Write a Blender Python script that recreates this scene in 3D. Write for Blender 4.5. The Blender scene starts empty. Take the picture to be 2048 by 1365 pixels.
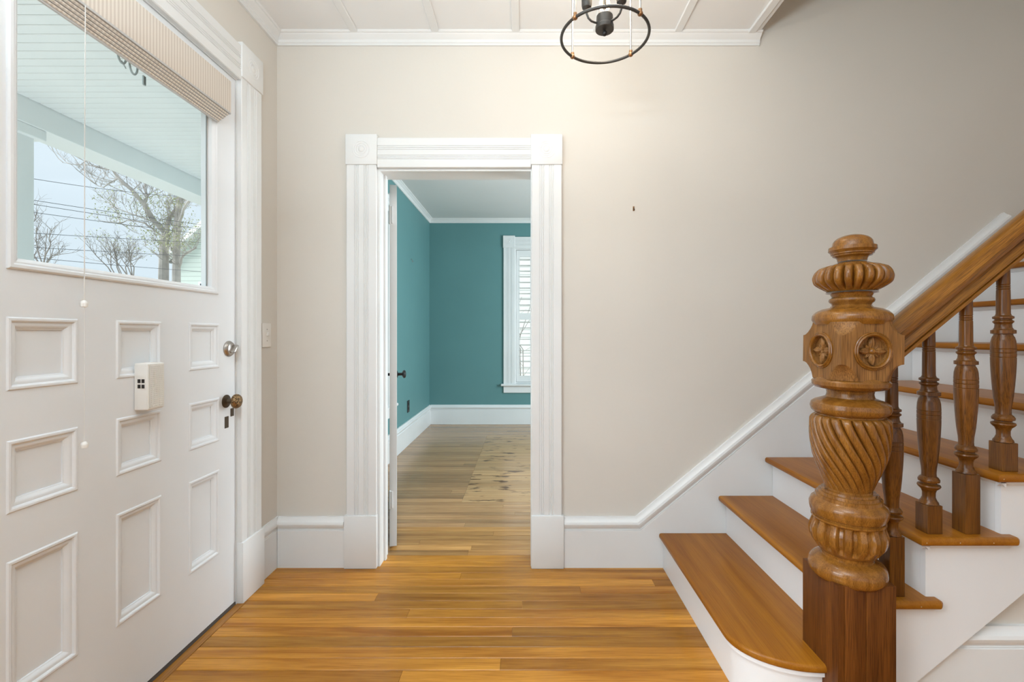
import bpy, bmesh, math, random
from mathutils import Vector, Matrix

# ------------------------------------------------------------------ camera, sky, lights, exposure
scene = bpy.context.scene
col = scene.collection
V = Vector
PI = math.pi
EYE = 1.162                                   # camera height, metres

cam_d = bpy.data.cameras.new('camera')
cam_d.sensor_width = 36.0
cam_d.lens = 16.0
cam_d.shift_x = -0.0142
cam_d.shift_y = -0.0071
cam_d.clip_start = 0.02
cam_d.clip_end = 200
cam = bpy.data.objects.new('camera', cam_d)
cam.location = (0, 0, EYE)
cam.rotation_euler = (PI / 2, 0, 0)
col.objects.link(cam)
scene.camera = cam

world = bpy.data.worlds.new('overcast_sky')
scene.world = world
world.use_nodes = True
bg = world.node_tree.nodes['Background']
bg.inputs['Color'].default_value = (0.80, 0.91, 1.0, 1)
bg.inputs['Strength'].default_value = 1.0


def area_light(name, loc, rot, sx, sy, watts, color):
    d = bpy.data.lights.new(name, 'AREA')
    d.shape = 'RECTANGLE'
    d.size = sx
    d.size_y = sy
    d.energy = watts
    d.color = color
    o = bpy.data.objects.new(name, d)
    o.location = loc
    o.rotation_euler = rot
    col.objects.link(o)
    return o


# added fill lamps out of view: rear, left side, upper landing and next room
area_light('rear_fill', (0.9, -2.62, 1.55), (PI / 2, 0, 0), 3.6, 1.9, 2.5, (0.80, 0.92, 1.0))  # weak added fill in an invented rear opening
area_light('side_fill', (-1.26, 0.0, 1.45), (PI / 2, 0, -PI / 2), 1.4, 1.8, 24, (0.80, 0.92, 1.0))  # added fill from the left for risers and newel
# added fill lamp behind the camera, aimed up so the ceiling spreads it
area_light('ceiling_bounce_fill', (-0.35, -0.25, 1.75), (PI, 0, 0), 0.5, 0.5, 80, (0.80, 0.925, 1.0))
area_light('upper_landing_fill', (2.3, 1.75, 5.1), (0, 0, 0), 1.6, 0.7, 3, (0.97, 0.98, 1.0))  # added fill high in the stairwell, source unseen
area_light('next_room_fill', (2.56, 3.5, 1.45), (PI / 2, 0, PI / 2), 1.6, 1.6, 125, (0.84, 0.94, 1.0))  # added lamp that brightens the teal room from its unseen right side
sun_d = bpy.data.lights.new('veiled_sun', 'SUN')
sun_d.energy = 6.0
sun_d.angle = math.radians(40)
sun = bpy.data.objects.new('veiled_sun', sun_d)
sun.rotation_euler = V((-0.72, -0.30, 0.62)).to_track_quat('Z', 'Y').to_euler()
col.objects.link(sun)
BULB_WATTS = 2.8

scene.view_settings.view_transform = 'Standard'
scene.view_settings.look = 'None'
scene.view_settings.exposure = 0.0
scene.view_settings.gamma = 1.0
scene.view_settings.use_curve_mapping = False

# ------------------------------------------------------------------ materials


def nodes_of(name):
    m = bpy.data.materials.new(name)
    m.use_nodes = True
    nt = m.node_tree
    return m, nt, nt.nodes['Principled BSDF']


def set_in(b, key, val):
    if key in b.inputs:
        b.inputs[key].default_value = val


def paint(name, c, rough=0.45, bump=0.02, scale=60.0, var=0.03, metal=0.0):
    m, nt, b = nodes_of(name)
    tc = nt.nodes.new('ShaderNodeTexCoord')
    n = nt.nodes.new('ShaderNodeTexNoise')
    n.inputs['Scale'].default_value = scale
    n.inputs['Detail'].default_value = 3
    nt.links.new(tc.outputs['Object'], n.inputs['Vector'])
    n2 = nt.nodes.new('ShaderNodeTexNoise')
    n2.inputs['Scale'].default_value = 2.2
    nt.links.new(tc.outputs['Object'], n2.inputs['Vector'])
    r = nt.nodes.new('ShaderNodeValToRGB')
    r.color_ramp.elements[0].position = 0.3
    r.color_ramp.elements[1].position = 0.7
    r.color_ramp.elements[0].color = tuple(x * (1 - var) for x in c) + (1,)
    r.color_ramp.elements[1].color = tuple(min(1, x * (1 + var)) for x in c) + (1,)
    nt.links.new(n2.outputs['Fac'], r.inputs['Fac'])
    nt.links.new(r.outputs['Color'], b.inputs['Base Color'])
    set_in(b, 'Roughness', rough)
    set_in(b, 'Metallic', metal)
    if bump:
        bp = nt.nodes.new('ShaderNodeBump')
        bp.inputs['Strength'].default_value = bump * 5
        bp.inputs['Distance'].default_value = 0.002
        nt.links.new(n.outputs['Fac'], bp.inputs['Height'])
        nt.links.new(bp.outputs['Normal'], b.inputs['Normal'])
    return m


def wood(name, dark, light, axis=0, rough=0.3, coat=0.3, rnd=0.35, grain=1.0, knots=False, bump=0.15, pores=0.5):
    """Grain stretched along one object axis, different on every object."""
    m, nt, b = nodes_of(name)
    L = nt.links.new
    tc = nt.nodes.new('ShaderNodeTexCoord')
    oi = nt.nodes.new('ShaderNodeObjectInfo')
    mul = nt.nodes.new('ShaderNodeMath')
    mul.operation = 'MULTIPLY'
    mul.inputs[1].default_value = 37.0
    L(oi.outputs['Random'], mul.inputs[0])
    add = nt.nodes.new('ShaderNodeVectorMath')
    add.operation = 'ADD'
    L(tc.outputs['Object'], add.inputs[0])
    L(mul.outputs[0], add.inputs[1])

    def stretched(sl, sc):
        mp = nt.nodes.new('ShaderNodeMapping')
        s = [sc, sc, sc]
        s[axis] = sl
        mp.inputs['Scale'].default_value = s
        L(add.outputs[0], mp.inputs['Vector'])
        return mp
    n1 = nt.nodes.new('ShaderNodeTexNoise')
    n1.inputs['Scale'].default_value = 1.0
    n1.inputs['Detail'].default_value = 5
    n1.inputs['Distortion'].default_value = 0.6
    L(stretched(1.2 * grain, 22 * grain).outputs[0], n1.inputs['Vector'])
    ramp = nt.nodes.new('ShaderNodeValToRGB')
    e = ramp.color_ramp.elements
    e[0].position, e[1].position = 0.28, 0.72
    e[0].color = tuple(dark) + (1,)
    e[1].color = tuple(light) + (1,)
    L(n1.outputs['Fac'], ramp.inputs['Fac'])
    n2 = nt.nodes.new('ShaderNodeTexNoise')
    n2.inputs['Scale'].default_value = 1.0
    n2.inputs['Detail'].default_value = 2
    L(stretched(9 * grain, 420 * grain).outputs[0], n2.inputs['Vector'])
    r2 = nt.nodes.new('ShaderNodeValToRGB')
    r2.color_ramp.elements[0].position, r2.color_ramp.elements[1].position = 0.33, 0.55
    k = 1 - pores
    r2.color_ramp.elements[0].color = (k, k * 0.95, k * 0.9, 1)
    r2.color_ramp.elements[1].color = (1, 1, 1, 1)
    L(n2.outputs['Fac'], r2.inputs['Fac'])
    mx = nt.nodes.new('ShaderNodeMixRGB')
    mx.blend_type = 'MULTIPLY'
    mx.inputs['Fac'].default_value = 1.0
    L(ramp.outputs['Color'], mx.inputs['Color1'])
    L(r2.outputs['Color'], mx.inputs['Color2'])
    out = mx.outputs['Color']
    if knots:
        mp = nt.nodes.new('ShaderNodeMapping')
        s = [17.0, 17.0, 17.0]
        s[axis] = 7.0
        mp.inputs['Scale'].default_value = s
        L(add.outputs[0], mp.inputs['Vector'])
        nz = nt.nodes.new('ShaderNodeTexNoise')
        nz.inputs['Scale'].default_value = 1.0
        nz.inputs['Detail'].default_value = 4
        L(mp.outputs[0], nz.inputs['Vector'])
        r3 = nt.nodes.new('ShaderNodeValToRGB')
        r3.color_ramp.elements[0].position, r3.color_ramp.elements[1].position = 0.57, 0.66
        r3.color_ramp.elements[0].color = (1, 1, 1, 1)
        r3.color_ramp.elements[1].color = (0.22, 0.15, 0.10, 1)
        L(nz.outputs['Fac'], r3.inputs['Fac'])
        m3 = nt.nodes.new('ShaderNodeMixRGB')
        m3.blend_type = 'MULTIPLY'
        m3.inputs['Fac'].default_value = 1.0
        L(out, m3.inputs['Color1'])
        L(r3.outputs['Color'], m3.inputs['Color2'])
        out = m3.outputs['Color']
    hsv = nt.nodes.new('ShaderNodeHueSaturation')
    mr = nt.nodes.new('ShaderNodeMapRange')
    mr.inputs['To Min'].default_value = 1 - rnd
    mr.inputs['To Max'].default_value = 1 + rnd
    L(oi.outputs['Random'], mr.inputs['Value'])
    L(mr.outputs[0], hsv.inputs['Value'])
    L(out, hsv.inputs['Color'])
    L(hsv.outputs['Color'], b.inputs['Base Color'])
    set_in(b, 'Roughness', rough)
    set_in(b, 'Coat Weight', coat)
    set_in(b, 'Coat Roughness', 0.12)
    set_in(b, 'Specular IOR Level', 0.22)
    bp = nt.nodes.new('ShaderNodeBump')
    bp.inputs['Strength'].default_value = bump
    bp.inputs['Distance'].default_value = 0.001
    L(n2.outputs['Fac'], bp.inputs['Height'])
    L(bp.outputs['Normal'], b.inputs['Normal'])
    return m


def pane_glass(name, tint=(0.97, 0.99, 0.99)):
    m, nt, b = nodes_of(name)
    nt.nodes.remove(b)
    out = nt.nodes['Material Output']
    tr = nt.nodes.new('ShaderNodeBsdfTransparent')
    tr.inputs['Color'].default_value = tint + (1,)
    gl = nt.nodes.new('ShaderNodeBsdfGlossy')
    gl.inputs['Roughness'].default_value = 0.03
    lw = nt.nodes.new('ShaderNodeLayerWeight')
    pw = nt.nodes.new('ShaderNodeMath')
    pw.operation = 'POWER'
    pw.inputs[1].default_value = 4.0
    nt.links.new(lw.outputs['Facing'], pw.inputs[0])
    fr = nt.nodes.new('ShaderNodeMath')
    fr.operation = 'MULTIPLY_ADD'
    fr.inputs[1].default_value = 0.35
    fr.inputs[2].default_value = 0.015
    nt.links.new(pw.outputs[0], fr.inputs[0])
    mx = nt.nodes.new('ShaderNodeMixShader')
    nt.links.new(fr.outputs[0], mx.inputs['Fac'])
    nt.links.new(tr.outputs[0], mx.inputs[1])
    nt.links.new(gl.outputs[0], mx.inputs[2])
    nt.links.new(mx.outputs[0], out.inputs['Surface'])
    return m


def emitter(name, c, s):
    m, nt, b = nodes_of(name)
    set_in(b, 'Base Color', tuple(c) + (1,))
    set_in(b, 'Emission Color', tuple(c) + (1,))
    set_in(b, 'Emission Strength', s)
    return m


def ribbed(name, c1, c2, axis=1, freq=170.0):
    m, nt, b = nodes_of(name)
    tc = nt.nodes.new('ShaderNodeTexCoord')
    w = nt.nodes.new('ShaderNodeTexWave')
    w.wave_type = 'BANDS'
    w.bands_direction = 'XYZ'[axis]
    w.inputs['Scale'].default_value = freq
    w.inputs['Distortion'].default_value = 0.4
    nt.links.new(tc.outputs['Object'], w.inputs['Vector'])
    r = nt.nodes.new('ShaderNodeValToRGB')
    r.color_ramp.elements[0].color = tuple(c1) + (1,)
    r.color_ramp.elements[1].color = tuple(c2) + (1,)
    nt.links.new(w.outputs['Fac'], r.inputs['Fac'])
    nt.links.new(r.outputs['Color'], b.inputs['Base Color'])
    set_in(b, 'Roughness', 0.85)
    return m


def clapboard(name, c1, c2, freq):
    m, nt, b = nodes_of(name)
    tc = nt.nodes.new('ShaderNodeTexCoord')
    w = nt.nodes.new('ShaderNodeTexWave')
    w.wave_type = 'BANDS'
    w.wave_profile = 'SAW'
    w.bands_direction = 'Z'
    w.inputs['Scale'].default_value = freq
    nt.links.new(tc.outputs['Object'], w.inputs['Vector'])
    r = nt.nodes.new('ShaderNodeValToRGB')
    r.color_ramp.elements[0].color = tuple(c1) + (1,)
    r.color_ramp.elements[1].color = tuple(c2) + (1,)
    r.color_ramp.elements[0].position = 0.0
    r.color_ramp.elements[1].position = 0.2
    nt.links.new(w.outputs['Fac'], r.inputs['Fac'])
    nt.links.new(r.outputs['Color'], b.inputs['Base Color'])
    set_in(b, 'Roughness', 0.7)
    return m


def embossed(name, c1, c2, scale):
    m, nt, b = nodes_of(name)
    tc = nt.nodes.new('ShaderNodeTexCoord')
    v = nt.nodes.new('ShaderNodeTexVoronoi')
    v.inputs['Scale'].default_value = scale
    nt.links.new(tc.outputs['Object'], v.inputs['Vector'])
    r = nt.nodes.new('ShaderNodeValToRGB')
    r.color_ramp.elements[0].color = tuple(c2) + (1,)
    r.color_ramp.elements[1].color = tuple(c1) + (1,)
    r.color_ramp.elements[0].position = 0.25
    r.color_ramp.elements[1].position = 0.55
    nt.links.new(v.outputs['Distance'], r.inputs['Fac'])
    nt.links.new(r.outputs['Color'], b.inputs['Base Color'])
    set_in(b, 'Metallic', 0.8)
    set_in(b, 'Roughness', 0.4)
    bp = nt.nodes.new('ShaderNodeBump')
    bp.inputs['Strength'].default_value = 0.6
    bp.inputs['Distance'].default_value = 0.003
    bp.invert = True
    nt.links.new(v.outputs['Distance'], bp.inputs['Height'])
    nt.links.new(bp.outputs['Normal'], b.inputs['Normal'])
    return m


TRIM = paint('trim_white_gloss', (0.79, 0.80, 0.80), 0.32, 0.0, 40)
DOORW = paint('door_white_gloss', (0.79, 0.81, 0.83), 0.33, 0.004, 30)
STAIRW = paint('stair_white_gloss', (0.79, 0.80, 0.815), 0.35, 0.02, 35)
WALL = paint('wall_warm_beige', (0.70, 0.665, 0.61), 0.75, 0.02, 90, 0.012)
CEIL = paint('ceiling_white', (0.83, 0.835, 0.835), 0.7, 0.02, 60, 0.01)
TEAL = paint('wall_teal', (0.115, 0.265, 0.272), 0.6, 0.02, 90, 0.02)
FARCEIL = paint('next_room_ceiling', (0.76, 0.77, 0.77), 0.8, 0.02, 60, 0.01)
OAK = wood('hall_oak_floor', (0.31, 0.108, 0.008), (0.64, 0.295, 0.040), 0, 0.26, 0.22, 0.30, 1.0, pores=0.25, bump=0.1)
OAKFAR = wood('next_room_oak_floor', (0.31, 0.165, 0.070), (0.52, 0.31, 0.145), 0, 0.22, 0.4, 0.25, 1.0, pores=0.25, bump=0.1)
OAKMID = wood('doorway_oak_glare', (0.31, 0.145, 0.040), (0.56, 0.305, 0.100), 0, 0.24, 0.3, 0.25, 1.0, pores=0.25, bump=0.1)  # in-between tone: the grazing floor reflection is put into the colour
PINE = wood('patched_pine_floor', (0.38, 0.215, 0.090), (0.57, 0.36, 0.175), 0, 0.3, 0.35, 0.12, 0.7, True, pores=0.15, bump=0.1)
TREADW = wood('tread_pine', (0.25, 0.080, 0.005), (0.42, 0.165, 0.014), 1, 0.33, 0.08, 0.12, 0.7, pores=0.15, bump=0.08)
NEWELW = wood('newel_oak', (0.185, 0.068, 0.009), (0.34, 0.142, 0.022), 2, 0.27, 0.5, 0.0, 2.0, pores=0.45)
BLOCKW = wood('newel_block_oak', (0.20, 0.085, 0.021), (0.36, 0.168, 0.048), 2, 0.5, 0.1, 0.0, 1.4, pores=0.55)
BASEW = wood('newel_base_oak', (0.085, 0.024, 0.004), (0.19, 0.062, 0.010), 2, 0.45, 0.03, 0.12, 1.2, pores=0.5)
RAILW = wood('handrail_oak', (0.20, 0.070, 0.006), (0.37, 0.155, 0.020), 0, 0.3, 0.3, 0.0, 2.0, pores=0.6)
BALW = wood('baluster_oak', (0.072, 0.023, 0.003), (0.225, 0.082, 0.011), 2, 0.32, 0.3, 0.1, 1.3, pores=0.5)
GLASS = pane_glass('window_glass')
BRONZE = embossed('embossed_bronze', (0.30, 0.19, 0.09), (0.05, 0.032, 0.02), 160)
DKBRONZE = paint('dark_bronze', (0.09, 0.065, 0.042), 0.45, 0.05, 200, 0.2, 0.7)
NICKEL = paint('satin_nickel', (0.42, 0.39, 0.36), 0.3, 0.01, 200, 0.05, 0.9)
IRON = paint('lantern_iron', (0.075, 0.07, 0.064), 0.45, 0.03, 120, 0.15, 0.6)
CHROME = paint('lantern_rod_nickel', (0.50, 0.48, 0.46), 0.35, 0.0, 100, 0.02, 1.0)
BRASSJ = paint('lantern_brass', (0.32, 0.17, 0.08), 0.35, 0.02, 200, 0.2, 0.8)
BLACKM = paint('black_metal', (0.018, 0.018, 0.018), 0.4, 0.02, 150, 0.1, 0.4)
PLASTIC = paint('white_plastic', (0.82, 0.80, 0.76), 0.4, 0.0, 50, 0.01)
DARKHOLE = paint('dark_vent', (0.02, 0.018, 0.016), 0.8, 0.0, 50, 0.0)
FABRIC = ribbed('shade_ribbed_fabric', (0.60, 0.53, 0.46), (0.75, 0.69, 0.62), 1, 25.0)
SHADEEDGE = paint('shade_metal_edge', (0.50, 0.49, 0.48), 0.4, 0.0, 50, 0.05)
PORCHW = paint('porch_white', (0.88, 0.89, 0.89), 0.6, 0.01, 40, 0.02)
PORCHF = paint('porch_grey_floor', (0.64, 0.66, 0.66), 0.7, 0.02, 40, 0.05)
RUBBER = paint('threshold_metal', (0.13, 0.125, 0.12), 0.5, 0.02, 40, 0.1, 0.5)
BARK = paint('grey_bark', (0.45, 0.42, 0.39), 0.9, 0.1, 12, 0.3)
TWIG = paint('twig_brown', (0.33, 0.30, 0.275), 0.9, 0.0, 12, 0.2)
BUD = paint('spring_leaf', (0.42, 0.45, 0.22), 0.8, 0.0, 12, 0.15)
WIREM = paint('cable_black', (0.11, 0.115, 0.125), 0.7, 0.0, 12, 0.0)
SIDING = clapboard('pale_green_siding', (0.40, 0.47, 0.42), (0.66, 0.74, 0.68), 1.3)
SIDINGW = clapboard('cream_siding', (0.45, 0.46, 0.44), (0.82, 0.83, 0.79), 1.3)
ROOFM = paint('asphalt_roof', (0.22, 0.22, 0.22), 0.9, 0.1, 8, 0.2)
GRASS = paint('lawn', (0.36, 0.37, 0.32), 0.95, 0.1, 8, 0.3)
ASPH = paint('street_asphalt', (0.20, 0.20, 0.20), 0.95, 0.05, 20, 0.1)
DIGIT = paint('number_decal', (0.42, 0.48, 0.50), 0.6, 0.0, 20, 0.0)
BULBG = emitter('lit_bulb', (1.0, 0.80, 0.52), 9.0)
DKGLASS = paint('dark_window', (0.05, 0.06, 0.07), 0.1, 0.0, 20, 0.0)
BROWNF = paint('brown_fence', (0.22, 0.14, 0.10), 0.9, 0.05, 20, 0.2)

# ------------------------------------------------------------------ mesh helpers
ORIGIN = {}


class MB:
    def __init__(self):
        self.v = []
        self.f = []

    def add(self, vs, fs):
        k = len(self.v)
        self.v += [tuple(p) for p in vs]
        self.f += [tuple(i + k for i in f) for f in fs]
        return self

    def box(self, x0, x1, y0, y1, z0, z1):
        vs = [(x, y, z) for x in (x0, x1) for y in (y0, y1) for z in (z0, z1)]
        return self.add(vs, [(0, 1, 3, 2), (4, 6, 7, 5), (0, 4, 5, 1), (2, 3, 7, 6), (0, 2, 6, 4), (1, 5, 7, 3)])

    def bbox(self, x0, x1, y0, y1, z0, z1, bev=0.003, seg=2):
        bm = bmesh.new()
        bmesh.ops.create_cube(bm, size=1)
        for p in bm.verts:
            p.co = V(((x0 + x1) / 2 + p.co.x * (x1 - x0), (y0 + y1) / 2 + p.co.y * (y1 - y0), (z0 + z1) / 2 + p.co.z * (z1 - z0)))
        bmesh.ops.bevel(bm, geom=list(bm.edges), offset=bev, segments=seg, profile=0.5, affect='EDGES')
        return self.bm(bm)

    def bm(self, bm):
        bm.verts.index_update()
        vs = [tuple(p.co) for p in bm.verts]
        fs = [[q.index for q in f.verts] for f in bm.faces]
        bm.free()
        return self.add(vs, fs)

    def prism(self, poly, z0, z1, axis=2):
        """poly of 2-D points: axis 2 -> (x, y), axis 1 -> (x, z), axis 0 -> (y, z)."""
        n = len(poly)

        def pt(p, h):
            return {2: (p[0], p[1], h), 1: (p[0], h, p[1]), 0: (h, p[0], p[1])}[axis]
        vs = [pt(p, z0) for p in poly] + [pt(p, z1) for p in poly]
        fs = [tuple(range(n)), tuple(range(2 * n - 1, n - 1, -1))]
        fs += [(i, (i + 1) % n, n + (i + 1) % n, n + i) for i in range(n)]
        return self.add(vs, fs)

    def extrude(self, prof, p0, p1, A, B, closed=True):
        """profile points (a, b) carried from p0 to p1; a along A, b along B."""
        n = len(prof)
        p0, p1, A, B = V(p0), V(p1), V(A), V(B)
        vs = [p0 + A * a + B * b for a, b in prof] + [p1 + A * a + B * b for a, b in prof]
        fs = [(i, (i + 1) % n, n + (i + 1) % n, n + i) for i in range(n)]
        fs += [tuple(range(n)), tuple(range(2 * n - 1, n - 1, -1))]
        return self.add(vs, fs)

    def sweep(self, path, prof, fn):
        """planar path (2-D) with mitred corners; prof (n offset, depth); fn(u, v, depth) -> 3-D."""
        n = len(prof)
        m = len(path)
        rows = []
        for i in range(m):
            p = V(path[i])
            d0 = (V(path[i]) - V(path[i - 1])).normalized() if i else None
            d1 = (V(path[i + 1]) - V(path[i])).normalized() if i < m - 1 else None
            d0 = d0 or d1
            d1 = d1 or d0
            n0 = V((-d0.y, d0.x))
            n1 = V((-d1.y, d1.x))
            b = (n0 + n1).normalized()
            b /= max(0.2, b.dot(n0))
            rows.append([fn(p.x + b.x * o, p.y + b.y * o, d) for o, d in prof])
        vs = [q for r in rows for q in r]
        fs = []
        for i in range(m - 1):
            for j in range(n):
                fs.append((i * n + j, i * n + (j + 1) % n, (i + 1) * n + (j + 1) % n, (i + 1) * n + j))
        fs += [tuple(range(n)), tuple(range(m * n - 1, (m - 1) * n - 1, -1))]
        return self.add(vs, fs)

    def ringframe(self, u0, u1, v0, v1, prof, fn, fill=False):
        """picture-frame loops: prof (inset, height); fn(u, v, h) -> 3-D."""
        vs = []
        for ins, h in prof:
            vs += [fn(u0 + ins, v0 + ins, h), fn(u1 - ins, v0 + ins, h), fn(u1 - ins, v1 - ins, h), fn(u0 + ins, v1 - ins, h)]
        fs = []
        for i in range(len(prof) - 1):
            for j in range(4):
                a, b = i * 4 + j, i * 4 + (j + 1) % 4
                fs.append((a, b, b + 4, a + 4))
        if fill:
            k = (len(prof) - 1) * 4
            fs.append((k, k + 1, k + 2, k + 3))
        return self.add(vs, fs)

    def lathe(self, prof, o, axis=(0, 0, 1), seg=32):
        """prof (h along the axis, r)."""
        o = V(o)
        ax = V(axis).normalized()
        t = V((1, 0, 0)) if abs(ax.x) < 0.9 else V((0, 1, 0))
        e1 = ax.cross(t).normalized()
        e2 = ax.cross(e1)
        vs = []
        fs = []
        for h, r in prof:
            for k in range(seg):
                a = 2 * PI * k / seg
                vs.append(o + ax * h + (e1 * math.cos(a) + e2 * math.sin(a)) * max(r, 1e-5))
        for i in range(len(prof) - 1):
            for k in range(seg):
                fs.append((i * seg + k, i * seg + (k + 1) % seg, (i + 1) * seg + (k + 1) % seg, (i + 1) * seg + k))
        fs.append(tuple(range(seg)))
        fs.append(tuple(range((len(prof) - 1) * seg, len(prof) * seg)))
        return self.add(vs, fs)

    def tube(self, pts, radii, seg=8, closed=False):
        pts = [V(p) for p in pts]
        if not isinstance(radii, (list, tuple)):
            radii = [radii] * len(pts)
        n = len(pts)
        vs = []
        fs = []
        ref = None
        for i, p in enumerate(pts):
            if closed:
                d = pts[(i + 1) % n] - pts[i - 1]
            else:
                d = pts[min(i + 1, n - 1)] - pts[max(i - 1, 0)]
            if d.length < 1e-9:
                d = V((0, 0, 1))
            d.normalize()
            if ref is None:
                t = V((0, 0, 1)) if abs(d.z) < 0.9 else V((1, 0, 0))
                ref = d.cross(t).normalized()
            ref = (ref - d * ref.dot(d)).normalized()
            o2 = d.cross(ref)
            for k in range(seg):
                a = 2 * PI * k / seg
                vs.append(p + (ref * math.cos(a) + o2 * math.sin(a)) * radii[i])
        for i in range(n if closed else n - 1):
            j = (i + 1) % n
            for k in range(seg):
                fs.append((i * seg + k, i * seg + (k + 1) % seg, j * seg + (k + 1) % seg, j * seg + k))
        if not closed:
            fs.append(tuple(range(seg)))
            fs.append(tuple(range((n - 1) * seg, n * seg)))
        return self.add(vs, fs)

    def ball(self, c, r, seg=16, sz=1.0):
        prof = [(-math.cos(PI * i / 8) * r * sz, math.sin(PI * i / 8) * r) for i in range(9)]
        return self.lathe(prof, c, (0, 0, 1), seg)

    def move(self, fn):
        self.v = [tuple(fn(*p)) for p in self.v]
        return self

    def build(self, name, mat, parent=None, origin=None, smooth=32, recalc=True):
        po = ORIGIN.get(parent.name, V((0, 0, 0))) if parent else V((0, 0, 0))
        if origin is None:
            origin = po
        origin = V(origin)
        me = bpy.data.meshes.new(name)
        me.from_pydata([tuple(V(p) - origin) for p in self.v], [], self.f)
        if recalc:
            bm = bmesh.new()
            bm.from_mesh(me)
            bmesh.ops.recalc_face_normals(bm, faces=list(bm.faces))
            bm.to_mesh(me)
            bm.free()
        if smooth:
            me.polygons.foreach_set('use_smooth', [True] * len(me.polygons))
            me.set_sharp_from_angle(angle=math.radians(smooth))
        me.materials.append(mat)
        o = bpy.data.objects.new(name, me)
        col.objects.link(o)
        o.location = origin - po
        if parent:
            o.parent = parent
        ORIGIN[o.name] = origin
        return o


def empty(name, loc):
    o = bpy.data.objects.new(name, None)
    o.empty_display_size = 0.05
    col.objects.link(o)
    o.location = loc
    ORIGIN[o.name] = V(loc)
    return o


def tag(o, label, cat, group=None, kind=None):
    o['label'] = label
    o['category'] = cat
    if group:
        o['group'] = group
    if kind:
        o['kind'] = kind
    return o


def struct(o, label, cat):
    return tag(o, label, cat, kind='structure')


# ------------------------------------------------------------------ dimensions (metres; camera stands at x = 0, y = 0)
XL = -1.2475          # left wall face
YB = 2.275            # back wall face
YB2 = 2.395           # its other side
YF = 5.85             # far wall of the next room
XR = 3.4              # right wall
YR = -2.6             # wall behind the camera
ZC = 2.655            # ceiling
DX0, DX1, DZ = -0.743, 0.025, 1.986        # doorway
FD0, FD1, FDZ = 0.964, 1.958, 2.255         # front-door opening in the left wall (y, y, z)
WELL_X, WELL_Y = 1.14, 1.30                # stairwell opening in the ceiling

# ------------------------------------------------------------------ floor
base = MB()
base.box(XL - 0.1, XR, YR, -0.02, -0.06, 0.0)
base.box(XL - 0.1, XR, -0.02, YF + 0.05, -0.06, -0.0085)
floor = struct(base.build('floor', OAK, smooth=None), 'narrow strip oak floor running through hall and next room', 'floor')
rng = random.Random(7)
PITCH = 0.0582


def floorboard(x0, x1, y0, w, mat, name='floorboard'):
    g = 0.0009
    c = 0.0016
    prof = [(g, -0.008), (g, -c), (g + c, 0), (w - g - c, 0), (w - g, -c), (w - g, -0.008)]
    b = MB().extrude(prof, (x0 + 0.0005, y0, 0), (x1 - 0.0005, y0, 0), (0, 1, 0), (0, 0, 1))
    return b.build(name, mat, floor, origin=(x0, y0, 0), smooth=None)


PATCH = (-0.448, 3.115, 5.165)
y = 0.0
row = 0
while y < YF - 0.02:
    w = PITCH if y + PITCH < YF - 0.02 else YF - 0.02 - y
    hall = y < 2.33
    if hall:
        xa, xb = -1.212, (1.30 if y > 1.44 else 2.3)
        if y + PITCH > 1.99:
            xa = XL + 0.002
    else:
        xa, xb = (XL + 0.02, 2.4)
    if YB - 0.03 < y + PITCH / 2 < YB2 + 0.0:
        xa, xb = DX0 - 0.0, DX1 + 0.0
        if y + PITCH / 2 < YB:
            xa, xb = XL + 0.002, 0.9
    inpatch = y >= PATCH[1] - 0.001 and y + w <= PATCH[2] + 0.06
    segs = []
    x = xa
    first = True
    while x < xb - 0.01:
        L = rng.uniform(1.4, 3.4)
        if first:
            L *= rng.uniform(0.3, 1)
            first = False
        e = min(xb, x + L)
        if xb - e < 0.3:
            e = xb
        segs.append((x, e))
        x = e
    for (a, b_) in segs:
        if inpatch:
            if a >= PATCH[0]:
                continue
            b_ = min(b_, PATCH[0])
        floorboard(a, b_, y, w, OAK if hall else OAKMID if y < 2.72 else OAKFAR)
    y += w
    row += 1
# wide pine boards let into the next room's floor
pr0 = math.ceil((PATCH[1]) / PITCH) * PITCH
pr1 = math.floor((PATCH[2] + 0.06) / PITCH) * PITCH
npl = 17
for i in range(npl):
    w = (pr1 - pr0) / npl
    floorboard(PATCH[0], 2.4, pr0 + i * w, w, PINE, 'pine_board')
# border board along the front door
MB().bbox(-1.248, -1.2135, -0.0, 1.985, -0.008, 0.0008, 0.001, 1).build('border_board', wood('border_oak', (0.26, 0.10, 0.014), (0.42, 0.18, 0.03), 1, 0.3, 0.3, 0.05), floor, origin=(-1.28, 0, 0), smooth=None)

# ------------------------------------------------------------------ walls and ceilings
w = MB()
w.box(XL - 0.16, DX0, YB, 2.335, 0, 5.3)
w.box(DX1, XR, YB, 2.335, 0, 5.3)
w.box(DX0, DX1, YB, 2.335, DZ, 5.3)
struct(w.build('wall_back', WALL, smooth=None), 'warm beige wall facing the camera, pierced by the white cased doorway', 'wall')
w = MB()
w.box(XL - 0.16, DX0, 2.335, YB2, 0, 2.9)
w.box(DX1, 2.6, 2.335, YB2, 0, 2.9)
w.box(DX0, DX1, 2.335, YB2, DZ, 2.9)
struct(w.build('wall_partition', TEAL, smooth=None), 'teal side of the wall around the doorway in the next room', 'wall')
w = MB()
w.box(XL - 0.135, XL, YR, -0.75, 0, 2.95)
w.box(XL - 0.135, XL, 0.75, FD0, 0, 2.95)
w.box(XL - 0.135, XL, -0.75, 0.75, 0, 0.5)  # opening here is added for the side fill lamp
w.box(XL - 0.135, XL, -0.75, 0.75, 2.4, 2.95)
w.box(XL - 0.135, XL, FD1, YB2, 0, 2.95)
w.box(XL - 0.135, XL, FD0, FD1, FDZ, 2.95)
struct(w.build('wall_left', WALL, smooth=None), 'warm beige wall strip holding the white front door', 'wall')
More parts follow.
